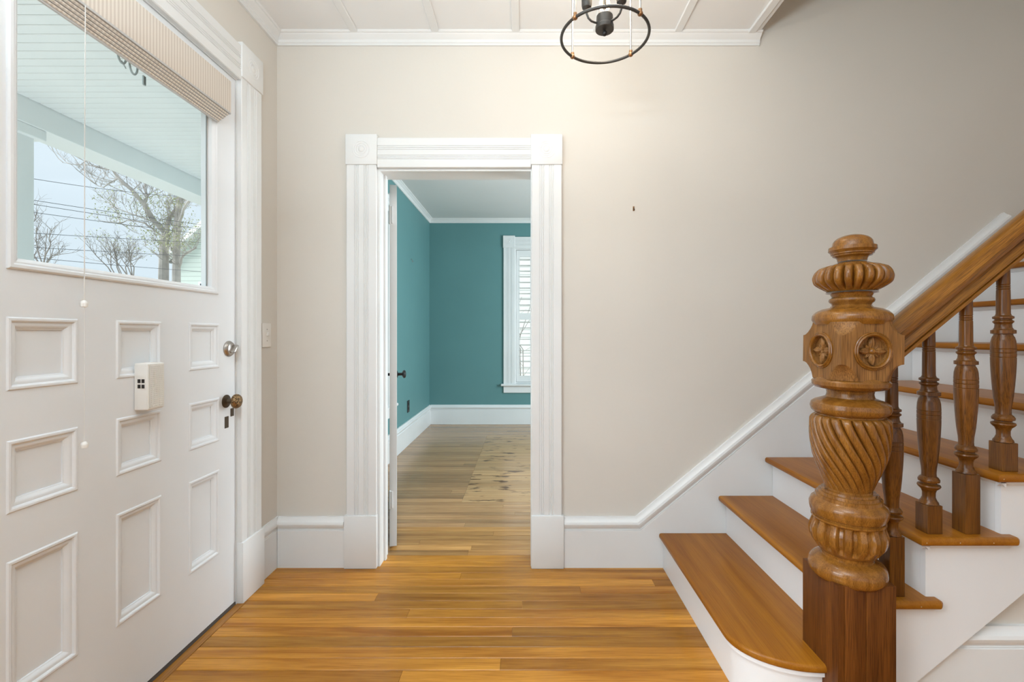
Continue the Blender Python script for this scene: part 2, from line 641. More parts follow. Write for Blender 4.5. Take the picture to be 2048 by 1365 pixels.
WL = (3.20, 4.06, 0.519, 2.255)            # window in the next room's left wall (y, y, z, z)
w = MB()
w.box(XL - 0.16, XL, YB2, WL[0], 0, 2.9)
w.box(XL - 0.16, XL, WL[1], YF + 0.16, 0, 2.9)
w.box(XL - 0.16, XL, WL[0], WL[1], 0, WL[2])
w.box(XL - 0.16, XL, WL[0], WL[1], WL[3], 2.9)
struct(w.build('wall_next_room_left', TEAL, smooth=None), 'teal left wall of the next room seen past the open door', 'wall')
WF = (-0.148, 0.62, 0.519, 2.255)          # window in the far wall (x, x, z, z)
w = MB()
w.box(XL, WF[0], YF, YF + 0.16, 0, 2.9)
w.box(WF[1], 2.6, YF, YF + 0.16, 0, 2.9)
w.box(WF[0], WF[1], YF, YF + 0.16, 0, WF[2])
w.box(WF[0], WF[1], YF, YF + 0.16, WF[3], 2.9)
struct(w.build('wall_next_room_far', TEAL, smooth=None), 'deep teal far wall of the next room beside the shuttered window', 'wall')
w = MB()
w.box(2.6, 2.7, YB2, 2.65, 0, 2.9)
w.box(2.6, 2.7, 4.35, YF, 0, 2.9)
w.box(2.6, 2.7, 2.65, 4.35, 0, 0.55)
w.box(2.6, 2.7, 2.65, 4.35, 2.35, 2.9)
struct(w.build('wall_next_room_right', TEAL, smooth=None), 'teal right wall of the next room with an opening added for the fill lamp', 'wall')
struct(MB().box(XR, XR + 0.12, YR, YB2, 0, 5.3).build('wall_right', WALL, smooth=None), 'beige wall closing the stairwell beyond the landing', 'wall')
w = MB()
w.box(XL, -0.95, YR - 0.12, YR, 0, 2.95)
w.box(2.75, XR, YR - 0.12, YR, 0, 2.95)
w.box(-0.95, 2.75, YR - 0.12, YR, 0, 0.55)
w.box(-0.95, 2.75, YR - 0.12, YR, 2.55, 2.95)
struct(w.build('wall_rear', WALL, smooth=None), 'beige wall behind the camera with a wide opening added for the fill lamp', 'wall')
w = MB()
w.box(WELL_X - 0.1, XR, WELL_Y - 0.1, WELL_Y, ZC + 0.1, 5.3)
w.box(WELL_X - 0.1, WELL_X, WELL_Y, YB, ZC + 0.1, 5.3)
struct(w.build('wall_stairwell', WALL, smooth=None), 'beige walls lining the stairwell above the ceiling edge', 'wall')
struct(MB().box(WELL_X - 0.1, XR, WELL_Y - 0.1, YB2, 5.3, 5.4).build('ceiling_stairwell', CEIL, smooth=None), 'white ceiling high above the stairwell', 'ceiling')

c = MB()
c.box(XL - 0.16, WELL_X, YR, YB, ZC + 0.006, ZC + 0.2)
c.box(WELL_X, XR, YR, WELL_Y, ZC + 0.006, ZC + 0.2)
ceiling = struct(c.build('ceiling', CEIL, smooth=None), 'white hall ceiling divided into long panels by thin battens', 'ceiling')
BAT = [-0.848, -0.449, -0.053, 0.345, 0.745]
edges = [XL] + BAT + [WELL_X - 0.04]
for i in range(len(edges) - 1):
    MB().box(edges[i] + 0.001, edges[i + 1] - 0.001, YR + 0.01, YB - 0.003, ZC, ZC + 0.0055).build('ceiling_panel', CEIL, ceiling, smooth=None)
MB().box(WELL_X - 0.046, XR - 0.01, YR + 0.01, WELL_Y - 0.004, ZC, ZC + 0.0055).build('ceiling_panel', CEIL, ceiling, smooth=None)
for x in BAT:
    MB().bbox(x - 0.019, x + 0.019, YR + 0.01, YB - 0.03, ZC - 0.009, ZC + 0.001, 0.003, 1).build('batten', TRIM, ceiling, smooth=None)
MB().bbox(WELL_X - 0.05, WELL_X - 0.012, WELL_Y, YB - 0.03, ZC - 0.012, ZC + 0.001, 0.003, 1).build('edge_trim', TRIM, ceiling, smooth=None)
MB().bbox(WELL_X - 0.012, WELL_X + 0.012, WELL_Y - 0.02, YB - 0.004, ZC - 0.004, ZC + 0.2, 0.003, 1).build('fascia', TRIM, ceiling, smooth=None)
struct(MB().box(XL, 2.6, YB2, YF, 2.64, 2.74).build('ceiling_next_room', FARCEIL, smooth=None), 'smooth pale ceiling of the teal room', 'ceiling')

# crown mouldings: profile (outwards from the wall, down from the ceiling)
CROWN = [(0, 0), (0.046, 0), (0.046, -0.004), (0.041, -0.009), (0.036, -0.010), (0.030, -0.018), (0.018, -0.026), (0.014, -0.030),
         (0.014, -0.044), (0.010, -0.047), (0.010, -0.056), (0, -0.056)]


def crown(name, pts, z, label):
    """pts: plan path, room on the left-hand side of the path."""
    prof = [(a, b) for a, b in CROWN]
    m = MB().sweep(pts, prof, lambda u, v, d: (u, v, z + d))
    return struct(m.build(name, TRIM, smooth=25), label, 'crown moulding')


crown('trim_1', [(1.160, YB), (XL, YB), (XL, YR)], ZC, 'white crown moulding along the hall ceiling, ending at the stairwell')
crown('trim_2', [(2.6, YF), (XL, YF), (XL, YB2)], 2.64, 'slim white crown moulding above the teal walls')

# baseboards: profile (up, outwards)
BASEP = [(0, 0), (0, 0.019), (0.183, 0.019), (0.186, 0.015), (0.189, 0.019), (0.193, 0.015), (0.196, 0.019), (0.203, 0.020), (0.207, 0.026),
         (0.218, 0.029), (0.228, 0.026), (0.236, 0.018), (0.243, 0.014), (0.25, 0.012), (0.25, 0)]
CAPP = [(a, b) for a, b in BASEP if a >= 0.183]
CAPP = [(0.183, 0)] + CAPP


def base_back(name, x0, x1, y0, label, sgn=-1):
    m = MB().extrude(BASEP, (x0, y0, 0), (x1, y0, 0), (0, 0, 1), (0, sgn, 0))
    return struct(m.build(name, TRIM, smooth=25), label, 'baseboard')


def base_side(name, y0, y1, x0, sgn, label, deep=1.0):
    m = MB().extrude([(a, b * deep) for a, b in BASEP], (x0, y0, 0), (x0, y1, 0), (0, 0, 1), (sgn, 0, 0))
    return struct(m.build(name, TRIM, smooth=25), label, 'baseboard')


base_back('baseboard_back', XL + 0.012, -0.905, YB, 'tall white baseboard between the corner and the doorway plinth')
base_side('baseboard_left', 2.120, YB, XL, 1, 'short white baseboard between front door plinth and corner', 0.55)
base_back('baseboard_next_room_far', XL + 0.019, 2.6, YF, 'tall white baseboard below the far teal wall')
base_side('baseboard_next_room_left', YB2, YF, XL, 1, 'long white baseboard below the left teal wall')

# ------------------------------------------------------------------ cased openings


def casing_profile(W, D=0.022):
    p = [(0, 0), (0, D - 0.003), (0.003, D)]
    for grp in (0.34, 0.66):
        for k in (-1, 0, 1):
            c_ = W * grp + k * 0.009
            p += [(c_ - 0.0032, D), (c_ - 0.001, D - 0.0035), (c_ + 0.001, D - 0.0035), (c_ + 0.0032, D)]
    p += [(W - 0.003, D), (W, D - 0.003), (W, 0)]
    return p


def bullseye(m, c, axis, R=0.045):
    prof = [(-0.001, R), (0.0012, R - 0.002), (0.0012, R - 0.006), (-0.0004, R - 0.0085), (0.0015, R - 0.012), (0.0015, R - 0.016), (-0.0004, R - 0.019),
            (0.002, R - 0.0225), (0.002, R - 0.0265), (-0.0002, R - 0.030), (0.003, R - 0.034), (0.004, R - 0.039), (0.004, 0.0)]
    return m.lathe(prof, c, axis, 40)


def cased_opening(name, label, u0, u1, z1, head_h, fn, nrm, plinth_h=0.262, blk=0.157, W=0.15, zblk=None, sill=None):
    """casing round an opening on a wall; fn(u, z, depth) -> world; nrm = outward wall normal."""
    root = empty(name, fn((u0 + u1) / 2, 0, 0))
    struct(root, label, 'door casing')
    A = V(fn(1, 0, 0)) - V(fn(0, 0, 0))
    N = V(nrm)
    Z = V((0, 0, 1))
    prof = casing_profile(W)
    z0 = plinth_h if sill is None else sill
    for (a0, s) in ((u0, -1), (u1, 1)):
        MB().extrude(prof, fn(a0, z0, 0), fn(a0, z1 + 0.013, 0), A * s, N).build('side_casing', TRIM, root, smooth=20)
        if sill is None:
            q = sorted((a0 - s * 0.002, a0 + s * (W + 0.010)))
            m = MB()
            m.bbox(q[0], q[1], 0.0, 0.030, 0.0, plinth_h, 0.004)
            m.move(lambda u, d, z: fn(u, z, d))
            m.build('plinth_block', TRIM, root, smooth=30)
        q = sorted((a0 - s * 0.004, a0 + s * (blk - 0.004)))
        m = MB().bbox(q[0], q[1], 0.0, 0.028, z1 + 0.013, z1 + head_h + 0.016, 0.004)
        m.move(lambda u, d, z: fn(u, z, d))
        bl = m.build('corner_block', TRIM, root, smooth=30)
        bullseye(MB(), fn(sum(q) / 2, z1 + 0.013 + (head_h + 0.003) / 2, 0.028), nrm).build('bullseye', TRIM, bl, smooth=30)
    MB().extrude(casing_profile(head_h), fn(u0 + 0.004, z1, 0), fn(u1 - 0.004, z1, 0), Z, N).build('head_casing', TRIM, root, smooth=20)
    return root


def on_back(u, z, d):
    return (u, YB - d, z)


def on_left(u, z, d):
    return (XL + d, u, z)


co = cased_opening('trim_3', 'white fluted casing with bullseye corner blocks around the doorway', DX0, DX1, DZ, 0.148, on_back, (0, -1, 0))
j = MB()
j.box(DX0 - 0.0, DX0 + 0.012, YB - 0.004, YB2 + 0.004, 0, DZ)
j.build('jamb', TRIM, co, smooth=None)
MB().box(DX1 - 0.004, DX1, YB - 0.004, YB2 + 0.004, 0, DZ).build('jamb', TRIM, co, smooth=None)
MB().box(DX0 + 0.012, DX1 - 0.004, YB - 0.004, YB2 + 0.004, DZ - 0.012, DZ).build('head_jamb', TRIM, co, smooth=None)
MB().box(DX0 + 0.012, DX0 + 0.022, YB2 - 0.065, YB2 - 0.042, 0, DZ - 0.012).build('door_stop', TRIM, co, smooth=None)

fo = cased_opening('trim_4', 'white fluted casing with bullseye corner block around the front door', FD0, FD1, FDZ, 0.148, on_left, (1, 0, 0), W=0.149)
j = MB().box(XL - 0.13, XL + 0.002, FD1 - 0.004, FD1 + 0.0, 0, FDZ)
j.build('jamb', TRIM, fo, smooth=None)
MB().box(XL - 0.13, XL + 0.002, FD0, FD0 + 0.004, 0, FDZ).build('jamb', TRIM, fo, smooth=None)
MB().box(XL - 0.13, XL + 0.002, FD0 + 0.004, FD1 - 0.004, FDZ - 0.004, FDZ).build('head_jamb', TRIM, fo, smooth=None)

# ------------------------------------------------------------------ front door
XD = -1.250
door = empty('door_1', (XD, (FD0 + FD1) / 2, 0))
struct(door, 'white painted front door with a large pane above nine moulded panels', 'door')
DY0, DY1, DB, DT = 0.970, 1.952, 0.014, 2.249
COLS = [(1.0927, 1.2667), (1.3855, 1.556), (1.6827, 1.8496)]
ROWS = [(0.2677, 0.6104), (0.727, 0.9026), (1.024, 1.2027)]
GZ0, GZ1 = 1.320, 2.150                    # pane opening with its moulding
BK = XD - 0.045


def fd(u, v, h):
    return (XD + h, u, v)


for (a, b_) in ((DY0, COLS[0][0]), (COLS[2][1], DY1)):
    MB().box(BK, XD, a, b_, DB, DT).build('stile', DOORW, door, smooth=None)
zs = [DB, ROWS[0][0], ROWS[0][1], ROWS[1][0], ROWS[1][1], ROWS[2][0], ROWS[2][1], GZ0]
for a, b_ in ((zs[0], zs[1]), (zs[2], zs[3]), (zs[4], zs[5]), (zs[6], zs[7]), (GZ1, DT)):
    MB().box(BK, XD, COLS[0][0], COLS[2][1], a, b_).build('rail', DOORW, door, smooth=None)
for (z0, z1) in ROWS:
    for (a, b_) in ((COLS[0][1], COLS[1][0]), (COLS[1][1], COLS[2][0])):
        MB().box(BK, XD, a, b_, z0, z1).build('mullion', DOORW, door, smooth=None)
PANELP = [(-0.0005, -0.001), (0.0, 0.001), (0.003, 0.0035), (0.008, 0.0035), (0.011, 0.0015), (0.013, -0.002), (0.018, -0.002), (0.023, -0.004), (0.028, -0.009), (0.031, -0.010), (0.0315, -0.0135)]
for (z0, z1) in ROWS:
    for (a, b_) in COLS:
        p = MB().box(BK + 0.006, XD - 0.0135, a, b_, z0, z1).build('panel', DOORW, door, smooth=None)
        MB().ringframe(a, b_, z0, z1, PANELP, fd).build('panel_moulding', DOORW, p, smooth=25, recalc=False)
GLP = [(-0.0005, -0.001), (0.0, 0.004), (0.004, 0.007), (0.011, 0.007), (0.015, 0.003), (0.019, 0.003), (0.024, 0.0), (0.028, -0.004), (0.030, -0.018)]
gm = MB().ringframe(COLS[0][0], COLS[2][1] - 0.009, GZ0, GZ1, GLP, fd).build('pane_moulding', DOORW, door, smooth=25, recalc=False)
MB().box(BK, XD, COLS[2][1] - 0.009, COLS[2][1], GZ0, GZ1).build('stile', DOORW, door, smooth=None)
GY0, GY1, GB, GTp = COLS[0][0] + 0.030, COLS[2][1] - 0.039, GZ0 + 0.030, GZ1 - 0.030
for (a, b_, c_, d_) in ((COLS[0][0], GY0, GZ0, GZ1), (GY1, COLS[2][1] - 0.009, GZ0, GZ1), (GY0, GY1, GZ0, GB), (GY0, GY1, GTp, GZ1)):
    MB().box(BK, XD - 0.018, a, b_, c_, d_).build('glazing_stop', DOORW, door, smooth=None)
m = MB()
m.box(XD - 0.0225, XD - 0.018, GY1 - 0.005, GY1, GB, GTp)
m.build('glazing_bead', SHADEEDGE, door, smooth=None)
MB().box(XD - 0.022, XD - 0.0185, GY0, GY1 - 0.005, GB, GTp).build('pane', GLASS, door, smooth=None)
MB().box(BK - 0.02, XD + 0.002, DY0, DY1, 0.0, 0.012).build('threshold_strip', RUBBER, door, smooth=None)

# hardware on the door
dbz, dby = 1.099, 1.909
bolt = MB().lathe([(0, 0.033), (0.004, 0.033), (0.010, 0.029), (0.013, 0.024), (0.015, 0.020), (0.015, 0.0)], (XD, dby, dbz), (1, 0, 0), 40).build('deadbolt', NICKEL, door, origin=(XD, dby, dbz))
tt = MB().bbox(0.012, 0.034, -0.0045, 0.0045, -0.020, 0.020, 0.004, 2)
ca, sa = math.cos(math.radians(-38)), math.sin(math.radians(-38))
tt.move(lambda x_, y_, z_: (XD + x_, dby + 0.002 + y_ * ca - z_ * sa, dbz + y_ * sa + z_ * ca))
tt.build('thumb_turn', NICKEL, bolt)
kz, ky = 0.881, 1.893
kn = MB().lathe([(0, 0.027), (0.003, 0.027), (0.006, 0.023), (0.008, 0.014), (0.010, 0.0115), (0.028, 0.009), (0.030, 0.012)], (XD, ky, kz), (1, 0, 0), 36).build('rosette', DKBRONZE, door, origin=(XD, ky, kz))
MB().lathe([(0.027, 0.010), (0.030, 0.016), (0.034, 0.025), (0.037, 0.0285), (0.042, 0.0302), (0.048, 0.029), (0.054, 0.025), (0.059, 0.017), (0.061, 0.008), (0.0615, 0)], (XD, ky, kz), (1, 0, 0), 40).build('door_knob', BRONZE, kn, origin=(XD + 0.04, ky, kz))
MB().bbox(XD - 0.001, XD + 0.002, 1.921, 1.942, 0.812, 0.846, 0.001, 1).build('keyhole_plate', DKBRONZE, door)
MB().bbox(XD - 0.001, XD + 0.002, 1.884, 1.908, 0.769, 0.817, 0.001, 1).build('keyhole_plate', DKBRONZE, door)

# numerals fixed to the outside of the pane, their feet showing below the shade
num = empty('house_number', (XD - 0.024, 1.47, 2.03))
tag(num, 'grey house numerals on the front door pane, half hidden by the shade', 'number')


def arc(cy, cz, ry, rz, a0, a1, r, name):
    pts = [(XD - 0.0245, cy + ry * math.cos(math.radians(a0 + (a1 - a0) * i / 24)), cz + rz * math.sin(math.radians(a0 + (a1 - a0) * i / 24))) for i in range(25)]
    m_ = MB().tube(pts, r, 6)
    return m_.build(name, DIGIT, num)


arc(1.476, 2.036, 0.0150, 0.032, 0, 360, 0.0030, 'numeral')
arc(1.434, 2.045, 0.0150, 0.030, 190, 340, 0.0032, 'numeral')
m = MB().tube([(XD - 0.0245, 1.432, 2.022), (XD - 0.0245, 1.448, 2.006)], 0.002, 6)
m.build('numeral', DIGIT, num)
m = MB().bbox(XD - 0.027, XD - 0.022, 1.511, 1.523, 1.990, 2.022, 0.002, 2)
m.build('numeral', DIGIT, num)

# pleated shade on the door
shade = empty('window_shade', (XD, 1.47, 2.2))
tag(shade, 'beige ribbed fabric shade drawn up over the front door pane', 'window shade')
SY0, SY1 = 1.075, 1.8586
MB().bbox(XD + 0.008, XD + 0.045, SY0, SY1, 2.0627, 2.192, 0.003, 2).build('valance', FABRIC, shade)
MB().box(XD + 0.012, XD + 0.046, SY0 + 0.002, SY1 - 0.004, 2.0565, 2.0628).build('valance_edge', SHADEEDGE, shade, smooth=None)
for i in range(5):
    zt = 2.0565 - i * 0.0088
    xf = XD + 0.041 - i * 0.0055
    y1 = SY1 - 0.010 - i * 0.005
    MB().bbox(XD + 0.009, xf, SY0 + 0.004, y1, zt - 0.0072, zt, 0.002, 1).build('pleat', FABRIC, shade)
    MB().box(XD + 0.009, xf - 0.003, SY0 + 0.004, y1 - 0.002, zt - 0.0088, zt - 0.0072).build('pleat_edge', SHADEEDGE, shade, smooth=None)
MB().bbox(XD + 0.009, XD + 0.016, SY0 + 0.004, SY1 - 0.036, 2.008, 2.0126, 0.001, 1).build('bottom_rail', SHADEEDGE, shade)
cy_ = 1.2404
CORD = paint('white_cord', (0.72, 0.71, 0.69), 0.8, 0.0, 20, 0.0)
for (dy, zb) in ((0.0, 1.2438), (0.0012, 0.859)):
    xx = XD + 0.045
    cd = MB().tube([(xx + 0.002, cy_ + dy, 2.058), (xx + 0.001, cy_ + dy - 0.0008, 1.7), (xx, cy_ + dy - 0.001, zb)], 0.0007, 6).build('pull_cord', CORD, shade)
    MB().lathe([(-0.009, 0.004), (-0.008, 0.0075), (0.0, 0.0088), (0.005, 0.0075), (0.009, 0.0035)], (xx, cy_ + dy - 0.001, zb), (0, 0, 1), 20).build('cord_bead', PLASTIC, cd)

# small white alarm box on the door
al = empty('door_alarm', (XD, 1.48, 0.99))
tag(al, 'small white plastic door alarm with a gridded front on the front door', 'alarm box')
AX0, AX1, AY0, AY1, AZ0, AZ1 = XD, XD + 0.048, 1.447, 1.5133, 0.917, 1.068
MB().bbox(AX0, AX1 - 0.003, AY0, AY1, AZ0, AZ1, 0.005, 3).build('body', PLASTIC, al)
g = MB()
g.bbox(AX1 - 0.006, AX1 - 0.0015, AY0 + 0.001, AY1 - 0.001, AZ0 + 0.003, AZ1 - 0.003, 0.001, 1)
g.build('front_cover', PLASTIC, al)
g = MB()
for i in range(22):
    z_ = AZ0 + 0.008 + i * 0.0063
    g.box(AX1 - 0.0018, AX1, AY0 + 0.006, AY1 - 0.006, z_, z_ + 0.0026)
for i in range(9):
    y_ = AY0 + 0.006 + i * 0.0064
    g.box(AX1 - 0.0018, AX1 + 0.0002, y_, y_ + 0.0026, AZ0 + 0.008, AZ1 - 0.010)
gr = g.build('grille', PLASTIC, al, smooth=None)
for a in (0, 1):
    for b_ in (0, 1):
        MB().box(AX0 + 0.0135 + a * 0.0125, AX0 + 0.023 + a * 0.0125, AY0 - 0.0006, AY0 + 0.002, 0.988 + b_ * 0.017, 1.000 + b_ * 0.017).build('vent_slot', DARKHOLE, al, smooth=None)

# light switch beside the door
sw = empty('light_switch', (XL, 2.18, 1.155))
tag(sw, 'white light switch plate between front door casing and corner', 'light switch')
MB().bbox(XL, XL + 0.006, 2.142, 2.214, 1.098, 1.213, 0.0025, 2).build('plate', PLASTIC, sw)
MB().bbox(XL + 0.005, XL + 0.014, 2.174, 2.182, 1.150, 1.168, 0.002, 1).build('toggle', PLASTIC, sw)
for z_ in (1.128, 1.183):
    MB().lathe([(0, 0.003), (0.0012, 0.0025), (0.0012, 0)], (XL + 0.006, 2.178, z_), (1, 0, 0), 12).build('screw', NICKEL, sw)

# ------------------------------------------------------------------ inner door standing open into the next room
d2 = empty('door_2', (-0.7215, 2.46, 0))
struct(d2, 'white inner door standing open, seen edge on inside the doorway', 'door')
dirv = V((-0.272, 0.9623, 0)).normalized()
nv = V((dirv.y, -dirv.x, 0))               # towards the right-hand face
P0 = V((-0.7215, 2.462, 0))


def d2f(a, t, z):
    return tuple(P0 + dirv * a + nv * t + V((0, 0, z)))


def d2box(a0, a1, t0, t1, z0, z1, name, parent=None, mat=TRIM):
    return MB().box(a0, a1, t0, t1, z0, z1).move(d2f).build(name, mat, parent or d2, smooth=None)


DW, TH, H0, H1 = 0.74, 0.0185, 0.012, 1.968
d2box(0, 0.11, -TH, TH, H0, H1, 'stile')
d2box(DW - 0.11, DW, -TH, TH, H0, H1, 'stile')
zr = [(H0, 0.25), (0.74, 0.92), (H1 - 0.12, H1)]
for a, b_ in zr:
    d2box(0.11, DW - 0.11, -TH, TH, a, b_, 'rail')
d2box(0.33, 0.41, -TH, TH, 0.25, 0.74, 'mullion')
d2box(0.33, 0.41, -TH, TH, 0.92, H1 - 0.12, 'mullion')
for (a0, a1) in ((0.11, 0.33), (0.41, DW - 0.11)):
    for (z0, z1) in ((0.25, 0.74), (0.92, H1 - 0.12)):
        d2box(a0, a1, -TH + 0.010, TH - 0.010, z0, z1, 'panel')
for s in (-1, 1):
    c_ = V(d2f(DW - 0.06, s * TH, 0.884))
    r_ = MB().lathe([(0, 0.024), (0.004, 0.023), (0.006, 0.012), (0.010, 0.010), (0.034, 0.009)], c_, nv * s, 24).build('rosette', BLACKM, d2)
    MB().lathe([(0.032, 0.010), (0.036, 0.018), (0.042, 0.0265), (0.049, 0.028), (0.056, 0.024), (0.060, 0.014), (0.061, 0)], c_, nv * s, 28).build('door_knob', BLACKM, r_)
for z_ in (1.805, 0.265):
    hg = MB()
    hg.box(-0.7395, -0.7225, 2.452, 2.4605, z_ - 0.045, z_ + 0.045)
    hh = hg.build('hinge', TRIM, d2, smooth=None)
    MB().lathe([(-0.052, 0.002), (-0.048, 0.0055), (0.048, 0.0055), (0.052, 0.002)], (-0.7375, 2.4545, z_), (0, 0, 1), 12).build('hinge_pin', TRIM, hh)

# ------------------------------------------------------------------ windows of the next room


def shutter_window(name, label, u0, u1, z0, z1, fn, nrm, npan=2):
    root = empty(name, fn((u0 + u1) / 2, z0, 0))
    struct(root, label, 'window')
    A = V(fn(1, 0, 0)) - V(fn(0, 0, 0))
    N = V(nrm)
    Z = V((0, 0, 1))

    def bx(a0, a1, z0_, z1_, d0, d1, nm, par=None, mat=TRIM, bev=0.0):
        m_ = MB()
        if bev:
            m_.bbox(a0, a1, d0, d1, z0_, z1_, bev, 1)
        else:
            m_.box(a0, a1, d0, d1, z0_, z1_)
        m_.move(lambda u, d, z: fn(u, z, d))
        return m_.build(nm, mat, par or root, smooth=None)
    W = 0.148
    for a0, s in ((u0, -1), (u1, 1)):
        MB().extrude(casing_profile(W), fn(a0, z0, 0), fn(a0, z1 + 0.01, 0), A * s, N).build('side_casing', TRIM, root, smooth=20)
        q = sorted((a0, a0 + s * 0.154))
        bl = bx(q[0], q[1], z1 + 0.01, z1 + 0.165, 0, 0.028, 'corner_block', bev=0.004)
        bullseye(MB(), fn(sum(q) / 2, z1 + 0.0875, 0.028), nrm).build('bullseye', TRIM, bl, smooth=30)
    MB().extrude(casing_profile(0.15), fn(u0, z1, 0), fn(u1, z1, 0), Z, N).build('head_casing', TRIM, root, smooth=20)
    bx(u0 - 0.18, u1 + 0.18, z0 - 0.026, z0, -0.02, 0.055, 'window_stool', bev=0.006)
    bx(u0 - 0.148, u1 + 0.148, z0 - 0.115, z0 - 0.026, 0, 0.02, 'apron', bev=0.003)
    # jamb liner
    for a0, a1 in ((u0 - 0.001, u0 + 0.014), (u1 - 0.014, u1 + 0.001)):
        bx(a0, a1, z0, z1, -0.155, 0.0, 'jamb')
    bx(u0 + 0.014, u1 - 0.014, z1 - 0.014, z1, -0.155, 0.0, 'head_jamb')
    bx(u0 + 0.014, u1 - 0.014, z0, z0 + 0.02, -0.155, -0.02, 'sub_sill')
    zm = (z0 + z1) / 2
    for (a, b_, dd) in ((z0 + 0.02, zm + 0.02, -0.10), (zm - 0.02, z1 - 0.014, -0.135)):
        sash = bx(u0 + 0.014, u0 + 0.054, a, b_, dd - 0.03, dd, 'sash')
        m_ = MB()
        m_.box(u1 - 0.054, u1 - 0.014, dd - 0.03, dd, a, b_)
        m_.box(u0 + 0.054, u1 - 0.054, dd - 0.03, dd, a, a + 0.045)
        m_.box(u0 + 0.054, u1 - 0.054, dd - 0.03, dd, b_ - 0.04, b_)
        m_.move(lambda u, d, z: fn(u, z, d))
        m_.build('sash_frame', TRIM, sash, smooth=None)
        bx(u0 + 0.054, u1 - 0.054, a + 0.045, b_ - 0.04, dd - 0.017, dd - 0.013, 'pane', sash, GLASS)
    # louvred shutter leaves
    wp = (u1 - u0 - 0.028 - 0.004 * (npan + 1)) / npan
    for i in range(npan):
        a = u0 + 0.014 + 0.004 + i * (wp + 0.004)
        b_ = a + wp
        zb, zt = z0 + 0.024, z1 - 0.018
        leaf = bx(a, a + 0.042, zb, zt, -0.045, -0.017, 'shutter')
        m_ = MB()
        m_.box(b_ - 0.042, b_, -0.045, -0.017, zb, zt)
        m_.box(a + 0.042, b_ - 0.042, -0.045, -0.017, zb, zb + 0.075)
        m_.box(a + 0.042, b_ - 0.042, -0.045, -0.017, zt - 0.085, zt)
        zmid = zb + (zt - zb) * 0.497
        m_.box(a + 0.042, b_ - 0.042, -0.045, -0.017, zmid - 0.04, zmid + 0.04)
        m_.move(lambda u, d, z: fn(u, z, d))
        m_.build('shutter_frame', TRIM, leaf, smooth=None)
        for (s0, s1) in ((zb + 0.075, zmid - 0.04), (zmid + 0.04, zt - 0.085)):
            n = 10
            for k in range(n):
                zc = s0 + (s1 - s0) * (k + 0.5) / n
                tilt = math.radians(6)
                m_ = MB()
                pr = []
                for q in range(10):
                    an = 2 * PI * q / 10
                    pd, pz = 0.031 * math.cos(an), 0.0042 * math.sin(an)
                    pr.append((pd * math.cos(tilt) - pz * math.sin(tilt), pd * math.sin(tilt) + pz * math.cos(tilt)))
                m_.extrude([(p_[0], p_[1]) for p_ in pr], fn(a + 0.043, zc, -0.031), fn(b_ - 0.043, zc, -0.031), N, Z)
                m_.build('slat', TRIM, leaf, smooth=40)
            bx((a + b_) / 2 - 0.005, (a + b_) / 2 + 0.005, s0 + 0.02, s1 - 0.02, 0.002, 0.011, 'tilt_rod', leaf)
    return root


shutter_window('window_1', 'white cased window with open louvred shutters in the far teal wall', WF[0], WF[1], WF[2], WF[3], lambda u, z, d: (u, YF - d, z), (0, -1, 0))
shutter_window('window_2', 'white shuttered window in the left teal wall, glimpsed past the door hinges', WL[0], WL[1], WL[2], WL[3], lambda u, z, d: (XL + d, u, z), (1, 0, 0))

# black outlet and a small hook on the teal wall, hook on the beige wall
ou = empty('wall_outlet', (XL, 4.79, 0.40))
tag(ou, 'black outlet plate low on the left teal wall', 'outlet')
MB().bbox(XL, XL + 0.007, 4.752, 4.828, 0.335, 0.460, 0.002, 1).build('plate', BLACKM, ou)
for z_ in (0.372, 0.423):
    MB().bbox(XL + 0.006, XL + 0.009, 4.776, 4.804, z_ - 0.014, z_ + 0.014, 0.002, 1).build('socket', DARKHOLE, ou)
hk = MB().tube([(XL + 0.001, 4.91, 1.97), (XL + 0.012, 4.91, 1.965), (XL + 0.014, 4.91, 1.945), (XL + 0.020, 4.91, 1.935), (XL + 0.026, 4.91, 1.948)], 0.003, 8).build('picture_hook', NICKEL)
tag(hk, 'small metal hook high on the left teal wall', 'hook')
hb = empty('wall_hook', (0.535, YB, 1.787))
tag(hb, 'tiny brass hook screwed to the bare beige wall right of the doorway', 'hook')
MB().bbox(0.531, 0.539, YB - 0.002, YB, 1.776, 1.799, 0.0008, 1).build('back_plate', BRASSJ, hb)
MB().tube([(0.535, YB - 0.001, 1.790), (0.535, YB - 0.010, 1.787), (0.535, YB - 0.013, 1.778), (0.535, YB - 0.016, 1.775), (0.535, YB - 0.020, 1.781)], 0.0018, 8).build('hook_arm', DKBRONZE, hb)

# ------------------------------------------------------------------ staircase
RISE, RUN = 0.1907, 0.2304
SLOPE = RISE / RUN


def nx(n):
    return 0.6566 if n == 1 else 0.951 + RUN * (n - 2)


def nz(n):
    return 0.1734 if n == 1 else 0.359 + RISE * (n - 2)


YW, YO, YS = 2.254, 1.360, 1.390           # wall skirt face, outer tread edge, stringer face
TT, NO = 0.026, 0.037                      # tread thickness, nosing overhang
NT = 8
stair = empty('staircase', (1.6, 1.8, 0))
tag(stair, 'white painted staircase with varnished wooden treads climbing to the right', 'staircase')


